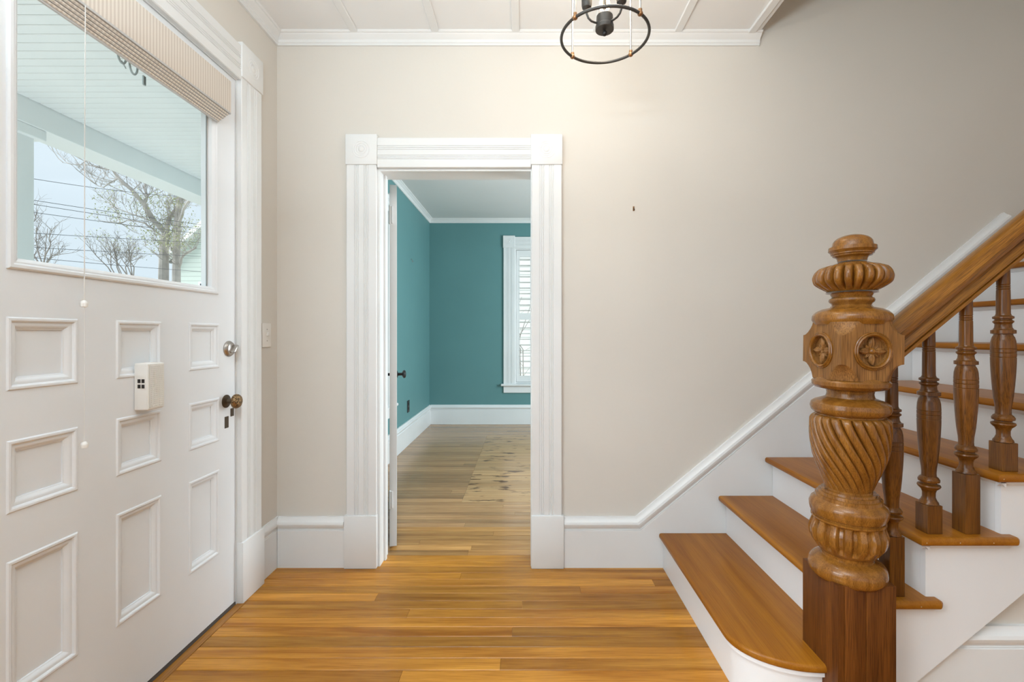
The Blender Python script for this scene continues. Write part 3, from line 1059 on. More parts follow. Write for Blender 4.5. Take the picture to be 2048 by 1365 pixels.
def bevel_plate(poly, z0, z1, test, off=0.010, seg=4):
    """flat plate whose edges for which test(mid-point) is true get rounded over."""
    bm = bmesh.new()
    vs = [bm.verts.new((p[0], p[1], z0)) for p in poly]
    f = bm.faces.new(vs)
    r = bmesh.ops.extrude_face_region(bm, geom=[f])
    for q in r['geom']:
        if isinstance(q, bmesh.types.BMVert):
            q.co.z = z1
    ed = []
    for e_ in bm.edges:
        a, b_ = e_.verts[0].co, e_.verts[1].co
        if abs(a.z - b_.z) < 1e-6 and test((a + b_) / 2):
            ed.append(e_)
    bmesh.ops.bevel(bm, geom=ed, offset=off, segments=seg, profile=0.5, affect='EDGES', clamp_overlap=True)
    return MB().bm(bm)


NX0, NX1, NY0, NY1 = 0.8925, 1.060, 1.304, 1.4715      # newel base, plan
NAIL = paint('nail_filler', (0.50, 0.38, 0.26), 0.6, 0.0, 20, 0.0)
for n in range(1, NT + 1):
    x0, z1 = nx(n), nz(n)
    x1 = nx(n + 1) + NO + 0.003
    if n == NT:
        x1 = XR - 0.002
    if n == 1:
        pts = [(x1, YW), (x0, YW), (x0, 1.52)]
        cx, cyy, rx, ry = 0.885, 1.52, 0.885 - x0, 1.52 - 1.352
        for k in range(1, 15):
            a = PI / 2 * k / 14
            pts.append((cx - rx * math.cos(a), cyy - ry * math.sin(a)))
        pts += [(NX0 - 0.0005, 1.352), (NX0 - 0.0005, NY1 + 0.0005), (x1, NY1 + 0.0005)]

        def tst(c_):
            return not (c_.x > NX0 - 0.003 or c_.y > YW - 0.01)
        t = bevel_plate(pts, z1 - TT, z1, tst)
        # curved riser of the first step
        rp = [(x0 + 0.02, YW), (x0 + 0.02, 1.52)]
        for k in range(1, 15):
            a = PI / 2 * k / 14
            rp.append((cx - (rx - 0.02) * math.cos(a), cyy - (ry - 0.02) * math.sin(a)))
        rp += [(NX0 - 0.001, 1.372), (NX0 - 0.001, 1.392)]
        for k in range(14, 0, -1):
            a = PI / 2 * k / 14
            rp.append((cx - (rx - 0.038) * math.cos(a), cyy - (ry - 0.038) * math.sin(a)))
        rp += [(x0 + 0.038, 1.52), (x0 + 0.038, YW)]
        MB().prism(rp, 0.0, z1 - TT).build('riser', STAIRW, stair, smooth=30)
        cp = [(x0 + 0.008, YW), (x0 + 0.008, 1.52)]
        for k in range(1, 15):
            a = PI / 2 * k / 14
            cp.append((cx - (rx - 0.008) * math.cos(a), cyy - (ry - 0.008) * math.sin(a)))
        cp += [(NX0 - 0.001, 1.360), (NX0 - 0.001, 1.374)]
        for k in range(14, 0, -1):
            a = PI / 2 * k / 14
            cp.append((cx - (rx - 0.021) * math.cos(a), cyy - (ry - 0.021) * math.sin(a)))
        cp += [(x0 + 0.021, 1.52), (x0 + 0.021, YW)]
        MB().prism(cp, z1 - TT - 0.013, z1 - TT).build('cove_moulding', STAIRW, stair, smooth=30)
    else:
        if n == 2:
            pts = [(x0, NY1 + 0.001), (NX1 + 0.001, NY1 + 0.001), (NX1 + 0.001, YO)]
        else:
            pts = [(x0, YO)]
        if n < NT:
            xr = nx(n + 1) + NO + 0.034
            pts += [(xr - 0.010, YO), (xr, YO + 0.008), (xr, YS - 0.001), (x1, YS - 0.001), (x1, YW), (x0, YW)]
        else:
            pts += [(x1, YO), (x1, YW), (x0, YW)]

        def tst(c_, x0=x0, n=n):
            if c_.y > YW - 0.01:
                return False
            return abs(c_.x - x0) < 0.003 or (c_.y < YS - 0.005 and c_.x > NX1 + 0.003)
        t = bevel_plate(pts, z1 - TT, z1, tst)
        xr_ = x0 + NO
        ylo = YS if n > 2 else NY1 + 0.001
        MB().box(xr_, xr_ + 0.018, (YS + 0.0185 if n > 2 else ylo), YW, nz(n - 1) + 0.0003, z1 - TT).build('riser', STAIRW, stair, smooth=None)
        q = [(0, 0), (-0.016, 0), (-0.016, -0.004), (-0.009, -0.009), (-0.005, -0.015), (0, -0.017)]
        MB().extrude(q, (xr_, ylo - (0.016 if n > 2 else 0), z1 - TT), (xr_, YW, z1 - TT), (1, 0, 0), (0, 0, 1)).build('cove_moulding', STAIRW, stair, smooth=25)
        xa = xr_ - 0.016 if n > 2 else NX1 + 0.001
        xb = nx(n + 1) + NO + 0.022 if n < NT else XR - 0.003
        MB().extrude(q, (xa, YS, z1 - TT), (xb, YS, z1 - TT), (0, 1, 0), (0, 0, 1)).build('cove_moulding', STAIRW, stair, smooth=25)
    tr = t.build('tread', TREADW, stair, origin=(x0, 1.8, z1), smooth=30)
    if 2 <= n < 5:
        for k in range(3):
            xk = (NX1 + 0.02 if n == 2 else x0 + 0.015) + k * 0.10
            if xk < nx(n + 1) + NO + 0.02:
                MB().lathe([(0, 0.0016), (0.0005, 0.0013), (0.0005, 0)], (xk, YO - 0.0001, z1 - 0.014), (0, -1, 0), 8).build('nail_head', NAIL, tr)

# outer stringer: follows the steps above, a straight slope below
poly = [(NX1 - 0.05, 0.0), (1.074, 0.0), (nx(8) + 0.6, 0.097 + SLOPE * (nx(8) + 0.6 - 1.191)), (XR - 0.005, 0.097 + SLOPE * (nx(8) + 0.6 - 1.191)), (XR - 0.005, nz(8) - TT)]
for n in range(NT, 2, -1):
    poly += [(nx(n) + NO, nz(n) - TT), (nx(n) + NO, nz(n - 1) - TT)]
poly += [(NX1 - 0.05, nz(2) - TT)]
m = MB().prism(poly, YS, YS + 0.018, axis=1)
m.build('stringer', STAIRW, stair, smooth=None)

# wall below the stairs, set back behind the stringer
q = 0.097 + SLOPE * (nx(8) + 0.5 - 1.191) + 0.10
wb = MB().prism([(1.15, 0), (XR - 0.01, 0), (XR - 0.01, q), (nx(8) + 0.5, q), (1.20, 0.097 + 0.10)], 1.430, 1.47, axis=1)
struct(wb.build('wall_understair', WALL, smooth=None), 'beige wall panel under the slope of the staircase', 'wall')
base_back('baseboard_understair', 1.20, XR - 0.01, 1.430, 'white baseboard below the staircase slope at lower right')

# skirt board and its cap climbing the back wall
ang = math.atan(SLOPE)
K = (0.5426, 0.0)
capZ = 0.25
XE = 2.375
skirt = empty('baseboard_stair', (0.55, YB, 0))
struct(skirt, 'white skirting that runs from the doorway and climbs the wall with the stairs', 'baseboard')
path = [(0.186, 0.25), (0.5426, 0.25), (XE, 0.25 + SLOPE * (XE - 0.5426))]
low = 0.067
sb = [(0.186, 0), (XE + 0.05, 0), (XE + 0.04, nz(8) - 0.03), (XE + 0.02, 0.25 + SLOPE * (XE - 0.5426) - low * 0.80)]
nxm, nzm = -math.sin(ang), math.cos(ang)
sb += [(0.5426 + low * math.tan(ang / 2), 0.25 - low), (0.186, 0.25 - low)]
MB().prism(sb, YB - 0.019, YB - 0.0002, axis=1).build('skirt_board', TRIM, skirt, smooth=None)
MB().sweep(path, [(a - 0.25, b_) for a, b_ in CAPP], lambda u, v, d: (u, YB - d, v)).build('cap_moulding', TRIM, skirt, smooth=25)

# ------------------------------------------------------------------ newel post
NC = V((0.976, 1.3878, 0))
ZB = 0.437


def lean(x_, y_, z_):
    return (x_ + max(0.0, z_ - ZB) * 0.0178, y_, z_)


newel = empty('newel_post', (NC.x, NC.y, 0))
tag(newel, 'large carved oak newel post with spiral urn and rosette block', 'newel post')
# square base of three planks
xs = [NX0, NX0 + 0.019, NX0 + 0.081, NX1]
for i in range(3):
    m = MB().bbox(xs[i] + (0.0004 if i else 0), xs[i + 1] - (0.0004 if i < 2 else 0), NY0, NY1, 0.0, ZB, 0.0016, 2)
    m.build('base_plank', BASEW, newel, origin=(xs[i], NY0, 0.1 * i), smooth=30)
NEWEL = [(1.465, 0.0), (1.4637, 0.0127), (1.4608, 0.0255), (1.4544, 0.0403), (1.4417, 0.0509), (1.4268, 0.0543), (1.426, 0.0615), (1.4154, 0.0624), (1.4128, 0.0594),
         (1.4077, 0.0552), (1.4043, 0.0552), (1.4026, 0.0513), (1.3984, 0.0501), (1.395, 0.0416), (1.3908, 0.039), (1.3823, 0.0373), (1.378, 0.0403), (1.3759, 0.0467),
         (1.3729, 0.053), (1.3696, 0.0679), (1.3611, 0.0891), (1.3462, 0.0997), (1.3335, 0.1027), (1.3186, 0.0997), (1.3059, 0.087), (1.2953, 0.07), (1.2919, 0.0636),
         (1.2898, 0.067), (1.286, 0.067), (1.2834, 0.0552), (1.2741, 0.0509), (1.2711, 0.0526), (1.269, 0.0569), (1.2635, 0.059), (1.258, 0.0573), (1.2537, 0.0518),
         (1.2486, 0.0501), (1.2423, 0.0552), (1.2372, 0.0764), (1.2295, 0.0912), (1.2168, 0.1018), (1.2049, 0.1031), (1.190, 0.095), (1.03, 0.09), (1.0174, 0.1006), (1.0068, 0.0997),
         (0.9983, 0.0912), (0.9955, 0.0815), (0.993, 0.0687), (0.990, 0.0619), (0.9819, 0.06), (0.9692, 0.0633), (0.9645, 0.075), (0.9584, 0.0915), (0.9514, 0.1008),
         (0.9397, 0.1037), (0.9279, 0.1008), (0.9209, 0.0938), (0.9176, 0.0882), (0.9148, 0.0882), (0.9111, 0.0962), (0.8998, 0.1041), (0.867, 0.1051), (0.8341, 0.1027),
         (0.7966, 0.0971), (0.7591, 0.0858), (0.7216, 0.0713), (0.7028, 0.0643), (0.6934, 0.061), (0.6878, 0.061), (0.6869, 0.0704), (0.6803, 0.0713), (0.6794, 0.0783),
         (0.6709, 0.0793), (0.67, 0.0854), (0.6606, 0.0863), (0.6512, 0.0971), (0.6395, 0.1018), (0.6254, 0.0999), (0.6128, 0.0962), (0.6099, 0.091), (0.6062, 0.091),
         (0.6043, 0.0957), (0.5996, 0.0957), (0.5959, 0.0924), (0.5855, 0.0943), (0.5621, 0.1013), (0.5386, 0.0985), (0.5199, 0.0868), (0.5058, 0.0774), (0.5002, 0.0704),
         (0.4917, 0.0685), (0.4861, 0.0685), (0.4824, 0.0788), (0.4767, 0.0891), (0.4683, 0.0976), (0.4495, 0.1018), (0.4355, 0.099), (0.4237, 0.0891), (0.4176, 0.0704)]


def fine(prof, mx=0.006):
    out = []
    n = len(prof)
    for i in range(n - 1):
        z0, r0 = prof[i]
        z1_, r1 = prof[i + 1]
        k = max(1, int(abs(z1_ - z0) / mx))
        if abs(z1_ - z0) < 0.005:
            k = 1

        def slope(j_):
            if j_ <= 0 or j_ >= n - 1:
                return 0.0
            a, b_, c_ = prof[j_ - 1], prof[j_], prof[j_ + 1]
            s0 = (b_[1] - a[1]) / (b_[0] - a[0])
            s1 = (c_[1] - b_[1]) / (c_[0] - b_[0])
            return 0.0 if s0 * s1 <= 0 else 2 * s0 * s1 / (s0 + s1)
        m0, m1 = slope(i), slope(i + 1)
        h = z1_ - z0
        for q_ in range(k):
            t_ = q_ / k
            r_ = (2 * t_ ** 3 - 3 * t_ ** 2 + 1) * r0 + (t_ ** 3 - 2 * t_ ** 2 + t_) * h * m0 + (-2 * t_ ** 3 + 3 * t_ ** 2) * r1 + (t_ ** 3 - t_ ** 2) * h * m1
            out.append((z0 + h * t_, r_))
    out.append(prof[-1])
    return out


def smoothstep(a, b_, x_):
    t_ = max(0.0, min(1.0, (x_ - a) / (b_ - a)))
    return t_ * t_ * (3 - 2 * t_)


def carve(z_, th, r_):
    """th: 0 faces the camera, growing to the right."""
    if 1.290 < z_ < 1.371:                                   # gadrooned bulb
        e_ = smoothstep(1.371, 1.362, z_) * smoothstep(1.291, 1.300, z_)
        return r_ * (1 - 0.20 * e_ * (1 - abs(math.sin(11 * th))) ** 1.8)
    if 0.69 < z_ < 0.915:                                    # spiral urn
        e_ = smoothstep(0.915, 0.905, z_) * smoothstep(0.69, 0.715, z_)
        ph = th - twist(z_)
        dep = 0.14 * (0.5 + 0.5 * smoothstep(0.70, 0.91, z_))
        return r_ * (1 - dep * e_ * (1 - abs(math.sin(11 * ph))) ** 2.6)
    if 0.508 < z_ < 0.597:                                   # scooped cup
        e_ = smoothstep(0.597, 0.588, z_) * smoothstep(0.510, 0.530, z_)
        s_ = smoothstep(-0.25, 0.65, math.cos(16 * th))
        return r_ - 0.0125 * e_ * s_
    return r_


def crack(z_):
    return 0.60 + 0.05 * math.sin(z_ * 31) + 0.03 * math.sin(z_ * 83)


def twist(z_):
    return math.radians(76) * max(0.0, (0.915 - z_) / 0.225) ** 1.25


def turned(prof, name, mat, seg=208, follow=None):
    """follow: angle the mesh columns run along, so that carved grooves lie on edges."""
    vs, fs = [], []
    n = len(prof)
    cols = seg if follow else seg + 3
    for z_, r_ in prof:
        c0 = crack(z_)
        # keep three columns on the crack, spread the others evenly on both sides
        ths = [c0 - 0.010, c0, c0 + 0.010] + [c0 + 0.010 + (2 * PI - 0.020) * (k + 1) / (seg + 1) for k in range(seg)]
        if follow:
            ths = [2 * PI * k / seg + follow(z_) for k in range(seg)]
        for i_, th in enumerate(ths):
            rr = carve(z_, th, r_)
            if i_ == 1 and r_ > 0.045 and not follow:
                rr -= 0.006 * (0.4 if z_ > 1.2 else 1.0)
            rr = max(rr, 0.0002)
            vs.append((NC.x + rr * math.sin(th), NC.y - rr * math.cos(th), z_))
    for i in range(n - 1):
        for k in range(cols):
            k2 = (k + 1) % cols
            fs.append((i * cols + k, i * cols + k2, (i + 1) * cols + k2, (i + 1) * cols + k))
    fs.append(tuple(range(cols)))
    fs.append(tuple(range((n - 1) * cols, n * cols)))
    m_ = MB().add(vs, fs)
    m_.move(lean)
    return m_.build(name, mat, newel, origin=(NC.x, NC.y, prof[-1][0]), smooth=38)


def between(za, zb):
    return [p_ for p_ in NEWEL if zb <= p_[0] <= za]


turned(fine(between(1.47, 1.379)), 'cap', NEWELW, 96)
turned(fine(between(1.379, 1.287), 0.004), 'gadrooned_bulb', NEWELW, 264, lambda z_: 0.0)
turned(fine(between(1.287, 1.19)), 'neck', NEWELW, 96)
turned(fine(between(1.03, 0.9148)), 'collar', NEWELW, 96)
turned(fine(between(0.9148, 0.69), 0.005), 'spiral_urn', NEWELW, 264, twist)
turned(fine(between(0.6934, 0.5996)), 'ring_moulding', NEWELW, 96)
turned(fine(between(0.5996, 0.4917), 0.005), 'fluted_cup', NEWELW, 256, lambda z_: 0.0)
turned(fine(between(0.4917, 0.41)), 'foot_ring', NEWELW, 96)

# square block whose corners are scooped away above and below
HB = 0.090
ZB0, ZB1 = 1.025, 1.199
prof = [(ZB1, 0.0985), (ZB1 - 0.010, 0.1005), (ZB1 - 0.020, 0.1045), (ZB1 - 0.029, 0.110), (ZB1 - 0.036, 0.116), (ZB1 - 0.0400, 0.121), (ZB1 - 0.0415, 0.128),
        (1.112, 0.128), (ZB0 + 0.049, 0.128), (ZB0 + 0.0475, 0.121), (ZB0 + 0.044, 0.115), (ZB0 + 0.037, 0.109), (ZB0 + 0.027, 0.1035), (ZB0 + 0.014, 0.0995), (ZB0, 0.097)]
prof = [p_ for i in range(len(prof) - 1) for p_ in ([prof[i], ((prof[i][0] + prof[i + 1][0]) / 2, (prof[i][1] + prof[i + 1][1]) / 2)] if i not in (6, 7) else [prof[i]])] + [prof[-1]]
SEG = 256
vs, fs = [], []
for z_, r_ in prof:
    for k in range(SEG):
        a = 2 * PI * k / SEG
        cs, sn = math.cos(a), math.sin(a)
        rb = HB / max(abs(cs), abs(sn))
        rr = min(rb, r_)
        vs.append((NC.x + rr * cs, NC.y + rr * sn, z_))
for i in range(len(prof) - 1):
    for k in range(SEG):
        fs.append((i * SEG + k, i * SEG + (k + 1) % SEG, (i + 1) * SEG + (k + 1) % SEG, (i + 1) * SEG + k))
fs.append(tuple(range(SEG)))
fs.append(tuple(range((len(prof) - 1) * SEG, len(prof) * SEG)))
blk = MB().add(vs, fs).move(lean).build('rosette_block', BLOCKW, newel, origin=(NC.x, NC.y, 1.1), smooth=30)
ZR = 1.112
CX = lean(NC.x, NC.y, ZR)[0]
# sink a round well for each rosette
cut = MB()
for ax in ((0, -1, 0), (-1, 0, 0), (0, 1, 0)):
    a = V(ax)
    cut.lathe([(HB - 0.012, 0.0425), (HB + 0.03, 0.0425)], (CX, NC.y, ZR), a, 48)
cut_o = cut.build('well_cutter', BLOCKW, smooth=None)
bpy.context.view_layer.update()
md = blk.modifiers.new('wells', 'BOOLEAN')
md.operation = 'DIFFERENCE'
md.solver = 'EXACT'
md.object = cut_o
bpy.context.view_layer.update()
dg = bpy.context.evaluated_depsgraph_get()
nm = bpy.data.meshes.new_from_object(blk.evaluated_get(dg))
blk.modifiers.clear()
blk.data = nm
nm.polygons.foreach_set('use_smooth', [True] * len(nm.polygons))
nm.set_sharp_from_angle(angle=math.radians(30))
bpy.data.objects.remove(cut_o)


def petal(m_, c0, ax, e1, e2, a, L0, L1, wmax, h0):
    """pointed petal lying in the well, ridge raised."""
    d = e1 * math.cos(a) + e2 * math.sin(a)
    s = e1 * -math.sin(a) + e2 * math.cos(a)
    rows = []
    N_ = 8
    vs_, fs_ = [], []
    for i in range(N_ + 1):
        t_ = i / N_
        w_ = wmax * math.sin(PI * min(1, 0.12 + 0.88 * t_)) ** 0.8 if t_ < 1 else 0.0003
        w_ = max(w_, 0.0004)
        rr = L0 + (L1 - L0) * t_
        hh = h0 * (0.9 + 0.35 * math.sin(PI * t_ * 0.8))
        c_ = c0 + d * rr
        vs_ += [c_ - s * w_ + ax * hh * 0.75, c_ - s * w_ * 0.4 + ax * (hh + 0.0012), c_ + ax * hh, c_ + s * w_ * 0.4 + ax * (hh + 0.0012), c_ + s * w_ + ax * hh * 0.75,
                c_ + s * w_ - ax * 0.001, c_ - s * w_ - ax * 0.001]
    for i in range(N_):
        for k in range(7):
            fs_.append((i * 7 + k, i * 7 + (k + 1) % 7, (i + 1) * 7 + (k + 1) % 7, (i + 1) * 7 + k))
    fs_.append(tuple(range(7)))
    fs_.append(tuple(range(N_ * 7, N_ * 7 + 7)))
    return m_.add(vs_, fs_)


for ax, ring_ball in (((0, -1, 0), True), ((-1, 0, 0), False), ((0, 1, 0), True)):
    a = V(ax)
    e1 = V((0, 0, 1)).cross(a).normalized()
    e2 = V((0, 0, 1))
    c0 = V((CX, NC.y, ZR)) + a * HB
    ring = [(-0.004, 0.0425), (0.004, 0.0425), (0.007, 0.0445), (0.0085, 0.0475), (0.007, 0.0500), (0.0045, 0.0510), (0.0055, 0.0530), (0.0035, 0.0552), (-0.001, 0.0556)]
    ros = MB().lathe(ring + [(-0.004, 0.05)], c0, a, 64)
    ros.f = ros.f[:-2]
    ro = ros.build('rosette', NEWELW, newel, smooth=40)
    bot = c0 - a * 0.0118
    for k in range(4):
        petal(MB(), bot, a, e1, e2, PI / 2 * k, 0.006, 0.0400, 0.0098, 0.0090).build('petal', BLOCKW, ro, smooth=50)
        petal(MB(), bot, a, e1, e2, PI / 2 * k + PI / 4, 0.006, 0.0260, 0.0055, 0.0060).build('petal', BLOCKW, ro, smooth=50)
    if ring_ball:
        MB().lathe([(0.0, 0.009), (0.006, 0.0098), (0.011, 0.0085), (0.0145, 0.005), (0.0155, 0.0)], bot, a, 24).build('flower_centre', NEWELW, ro)
    else:
        m = MB()
        for k in range(8):
            petal(m, bot + a * 0.005, a, e1, e2, PI / 4 * k + 0.2, 0.001, 0.010, 0.0028, 0.004)
        m.build('flower_centre', BLOCKW, ro, smooth=50)

# ------------------------------------------------------------------ handrail
RY = 1.410
RZ0 = 1.105                                  # underside height at x = 1.165


def rail_under(x_):
    return RZ0 + SLOPE * (x_ - 1.165)


half = [(0.0, 0.027), (0.010, 0.028), (0.0115, 0.022), (0.0150, 0.022), (0.0165, 0.030), (0.023, 0.031), (0.031, 0.0245), (0.038, 0.0185), (0.0445, 0.0165), (0.047, 0.021),
        (0.0495, 0.034), (0.057, 0.0395), (0.070, 0.041), (0.079, 0.036), (0.087, 0.029), (0.092, 0.019), (0.0945, 0.009), (0.095, 0.0)]
rp = [(w_, h_) for h_, w_ in half] + [(-w_, h_) for h_, w_ in reversed(half[:-1])]
dr = V((math.cos(ang), 0, math.sin(ang)))
up = V((-math.sin(ang), 0, math.cos(ang)))
xa, xb = 1.062, 2.52
sta = V((xa, RY, rail_under(xa)))
end = V((xb, RY, rail_under(xb)))
hr = MB().extrude(rp, (0, 0, 0), ((end - sta).length, 0, 0), (0, -1, 0), (0, 0, 1))
# mitre the lower end upright against the newel block
hr.move(lambda x_, y_, z_: (x_ + (z_ * math.tan(ang) if x_ < 0.01 else 0), y_, z_))
rail = hr.build('handrail', RAILW, smooth=30)
rail.rotation_euler = (0, -ang, 0)
rail.location = sta
tag(rail, 'moulded oak handrail rising from the newel block to upper right', 'handrail')

# ------------------------------------------------------------------ balusters
BAL = [(0.0033, 0.0246), (0.0093, 0.0232), (0.0133, 0.02), (0.0232, 0.0163), (0.0372, 0.0163), (0.0465, 0.0194), (0.0531, 0.0263), (0.0578, 0.0291), (0.062, 0.0279),
       (0.0651, 0.0201), (0.0682, 0.0201), (0.0713, 0.0263), (0.0775, 0.0271), (0.0843, 0.0232), (0.0883, 0.0186), (0.0992, 0.0181), (0.1446, 0.0228), (0.1906, 0.0263),
       (0.2355, 0.0287), (0.2634, 0.0294), (0.265, 0.0282), (0.2665, 0.0294), (0.2769, 0.0294), (0.2784, 0.0282), (0.28, 0.0294), (0.289, 0.0294), (0.2905, 0.0282),
       (0.2921, 0.0294), (0.313, 0.0282), (0.3262, 0.0254), (0.3331, 0.0217), (0.3362, 0.0217), (0.3378, 0.0287), (0.348, 0.0287), (0.3502, 0.0232), (0.3564, 0.0201),
       (0.3663, 0.0191), (0.3698, 0.0209), (0.3726, 0.024), (0.3765, 0.024), (0.3796, 0.0194), (0.3819, 0.0194), (0.3843, 0.0245), (0.3898, 0.0245), (0.3936, 0.0186),
       (0.399, 0.0167), (0.4726, 0.016), (0.4741, 0.0147), (0.4757, 0.016), (0.4795, 0.016), (0.4811, 0.0147), (0.4826, 0.016), (0.4865, 0.016), (0.4881, 0.0147),
       (0.4896, 0.016), (0.552, 0.0155)]
BL = 0.538
shaft_mesh = None
ORD = ['first', 'second', 'third', 'fourth', 'fifth', 'sixth', 'seventh']
for i in range(7):
    bxx = 1.131 + RUN / 2 * i
    n = 2 + (i + 1) // 2
    zt = rail_under(bxx) - BL
    b = empty('baluster', (bxx, RY, nz(n)))
    tag(b, ['turned oak baluster half hidden behind the newel post, tall square foot', 'turned oak baluster on the second step in view, short square foot',
            'turned oak baluster with tall square foot, right of the short footed one', 'turned oak baluster near the right edge, short square foot on upper tread',
            'turned oak baluster cut by the right edge of the photo'][i] if i < 5 else 'turned oak baluster further up the stairs, ' + ORD[i] + ' from the newel post',
        'baluster', 'turned oak balusters under the handrail')
    MB().bbox(bxx - 0.023, bxx + 0.023, RY - 0.023, RY + 0.023, nz(n), zt + 0.002, 0.0014, 1).build('foot_block', BALW, b, origin=(bxx, RY, nz(n)), smooth=20)
    if shaft_mesh is None:
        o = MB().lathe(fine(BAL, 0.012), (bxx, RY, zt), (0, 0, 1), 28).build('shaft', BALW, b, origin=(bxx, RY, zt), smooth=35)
        shaft_mesh = o.data
    else:
        o = bpy.data.objects.new('shaft', shaft_mesh)
        col.objects.link(o)
        o.parent = b
        o.location = (0, 0, zt - nz(n))

# ------------------------------------------------------------------ hanging lantern
LC = V((0.253, 1.475, 0))
LZ = 2.124
LR = 0.14
lan = empty('ceiling_lantern', (LC.x, LC.y, ZC))
tag(lan, 'open ring ceiling lantern of dark iron with bright vertical rods', 'lantern')


def ring(z_, r_, t_, name):
    pts = [(LC.x + r_ * math.cos(2 * PI * k / 72), LC.y + r_ * math.sin(2 * PI * k / 72), z_) for k in range(72)]
    return MB().tube(pts, t_, 12, True).build(name, IRON, lan, smooth=60)


ring(LZ, LR, 0.0047, 'ring')
ring(2.50, LR, 0.0047, 'ring')
for a in (41, 132, 221, 309):
    ra = math.radians(a)
    px, py = LC.x + LR * math.cos(ra), LC.y + LR * math.sin(ra)
    MB().tube([(px, py, LZ), (px, py, 2.50)], 0.0034, 12).build('rod', CHROME, lan)
    jj = MB().ball((px, py, LZ), 0.0085, 16, 0.9)
    jj.tube([(px, py, LZ + 0.005), (px, py, LZ + 0.013)], 0.0062, 12)
    jj.build('joint', BRASSJ, lan)
    MB().ball((px, py, 2.50), 0.0085, 16, 0.9).build('joint', BRASSJ, lan)
    MB().tube([(px, py, 2.50), (LC.x + 0.06 * math.cos(ra), LC.y + 0.06 * math.sin(ra), 2.54), (LC.x, LC.y, 2.56)], 0.004, 10).build('top_arm', IRON, lan)
MB().tube([(LC.x, LC.y, 2.19), (LC.x, LC.y, 2.64)], 0.0055, 12).build('stem', IRON, lan)
MB().lathe([(0, 0.062), (-0.008, 0.062), (-0.018, 0.052), (-0.024, 0.018), (-0.03, 0.012), (-0.04, 0.0)], (LC.x, LC.y, ZC + 0.004), (0, 0, 1), 36).build('canopy', IRON, lan)
hubp = [(2.1455, 0.0), (2.146, 0.0285), (2.147, 0.0295), (2.159, 0.0295), (2.161, 0.0275), (2.190, 0.0265), (2.198, 0.021), (2.204, 0.014), (2.210, 0.007), (2.212, 0.0)]
MB().lathe([(h_, r_) for h_, r_ in hubp], (LC.x, LC.y, 0), (0, 0, 1), 36).build('hub', IRON, lan)
fi = MB().ball((LC.x, LC.y, 2.136), 0.0085, 16)
fi.build('finial', BLACKM, lan)
for a in (199, 315, 80):
    ra = math.radians(a)
    c_, s_ = math.cos(ra), math.sin(ra)
    R0 = 0.064
    pts = [(LC.x + c_ * r_, LC.y + s_ * r_, z_) for r_, z_ in ((0.020, 2.166), (0.034, 2.164), (0.048, 2.166), (0.058, 2.173), (0.0635, 2.184), (R0, 2.200))]
    MB().tube(pts, 0.0038, 10).build('arm', IRON, lan)
    bx_, by_ = LC.x + c_ * R0, LC.y + s_ * R0
    cup = MB().lathe([(2.196, 0.005), (2.199, 0.009), (2.203, 0.0145), (2.212, 0.0165), (2.235, 0.017), (2.238, 0.015), (2.238, 0.0)], (bx_, by_, 0), (0, 0, 1), 24).build('socket', IRON, lan)
    bulb = MB().lathe([(2.238, 0.009), (2.248, 0.011), (2.262, 0.0165), (2.280, 0.0175), (2.30, 0.013), (2.32, 0.006), (2.332, 0.001)], (bx_, by_, 0), (0, 0, 1), 20).build('bulb', BULBG, lan)
    pl = bpy.data.lights.new('bulb_light', 'POINT')
    pl.energy = BULB_WATTS
    pl.color = (1.0, 0.91, 0.80)
    pl.shadow_soft_size = 0.022
    po = bpy.data.objects.new('bulb_light', pl)
    po.location = (bx_, by_, 2.36)
    col.objects.link(po)

# ------------------------------------------------------------------ porch outside the front door
XP = -3.0
PZ = 2.58
porch = empty('porch_ceiling', (-2.3, 3, PZ))
struct(porch, 'white beadboard porch ceiling beyond the front door pane', 'porch ceiling')
MB().box(XP, XL - 0.17, -1.0, 7.0, PZ + 0.012, PZ + 0.05).build('ceiling_backing', PORCHW, porch, smooth=None)
y = 0.8
while y < 6.0:
    MB().bbox(XP + 0.002, XL - 0.175, y + 0.0022, y + 0.0645 - 0.0022, PZ, PZ + 0.014, 0.003, 1).build('ceiling_board', PORCHW, porch, smooth=None)
    y += 0.0645
struct(MB().bbox(XP - 0.216, XP, -1.0, 7.0, 2.428, PZ + 0.05, 0.003, 1).build('trim_5', PORCHW, smooth=None), 'white beam along the outer edge of the porch ceiling', 'beam')
pp = empty('porch_column', (-3.108, 2.74, -0.15))
tag(pp, 'white square porch column at the left edge of the door pane', 'column')
MB().bbox(-3.178, -3.038, 2.67, 2.81, -0.15, 2.37, 0.004, 1).build('shaft', PORCHW, pp)
MB().bbox(-3.208, -3.008, 2.64, 2.855, 2.365, 2.428, 0.004, 1).build('capital', PORCHW, pp)
MB().bbox(-3.208, -3.008, 2.64, 2.84, -0.15, -0.02, 0.004, 1).build('column_base', PORCHW, pp)
struct(MB().box(XP - 0.3, XL - 0.16, -1.0, 7.0, -0.25, -0.15).build('floor_porch', PORCHF, smooth=None), 'grey painted porch floor outside', 'porch floor')
g = MB().box(-70, 60, -30, 80, -1.1, -0.9)
tag(g.build('ground', GRASS, smooth=None), 'lawn and ground around the house outside', 'ground', kind='structure')

# ------------------------------------------------------------------ trees, wires and houses outside


def limb(m_, pts, r0, r1, seg=7):
    n_ = len(pts)
    m_.tube(pts, [r0 + (r1 - r0) * i_ / (n_ - 1) for i_ in range(n_)], seg)


def jitter(pts, rg, amp):
    out = [V(pts[0])]
    for a, b_ in zip(pts[:-1], pts[1:]):
        a, b_ = V(a), V(b_)
        out.append((a + b_) / 2 + V((rg.uniform(-amp, amp), rg.uniform(-amp, amp), rg.uniform(-amp, amp))))
        out.append(b_)
    return out


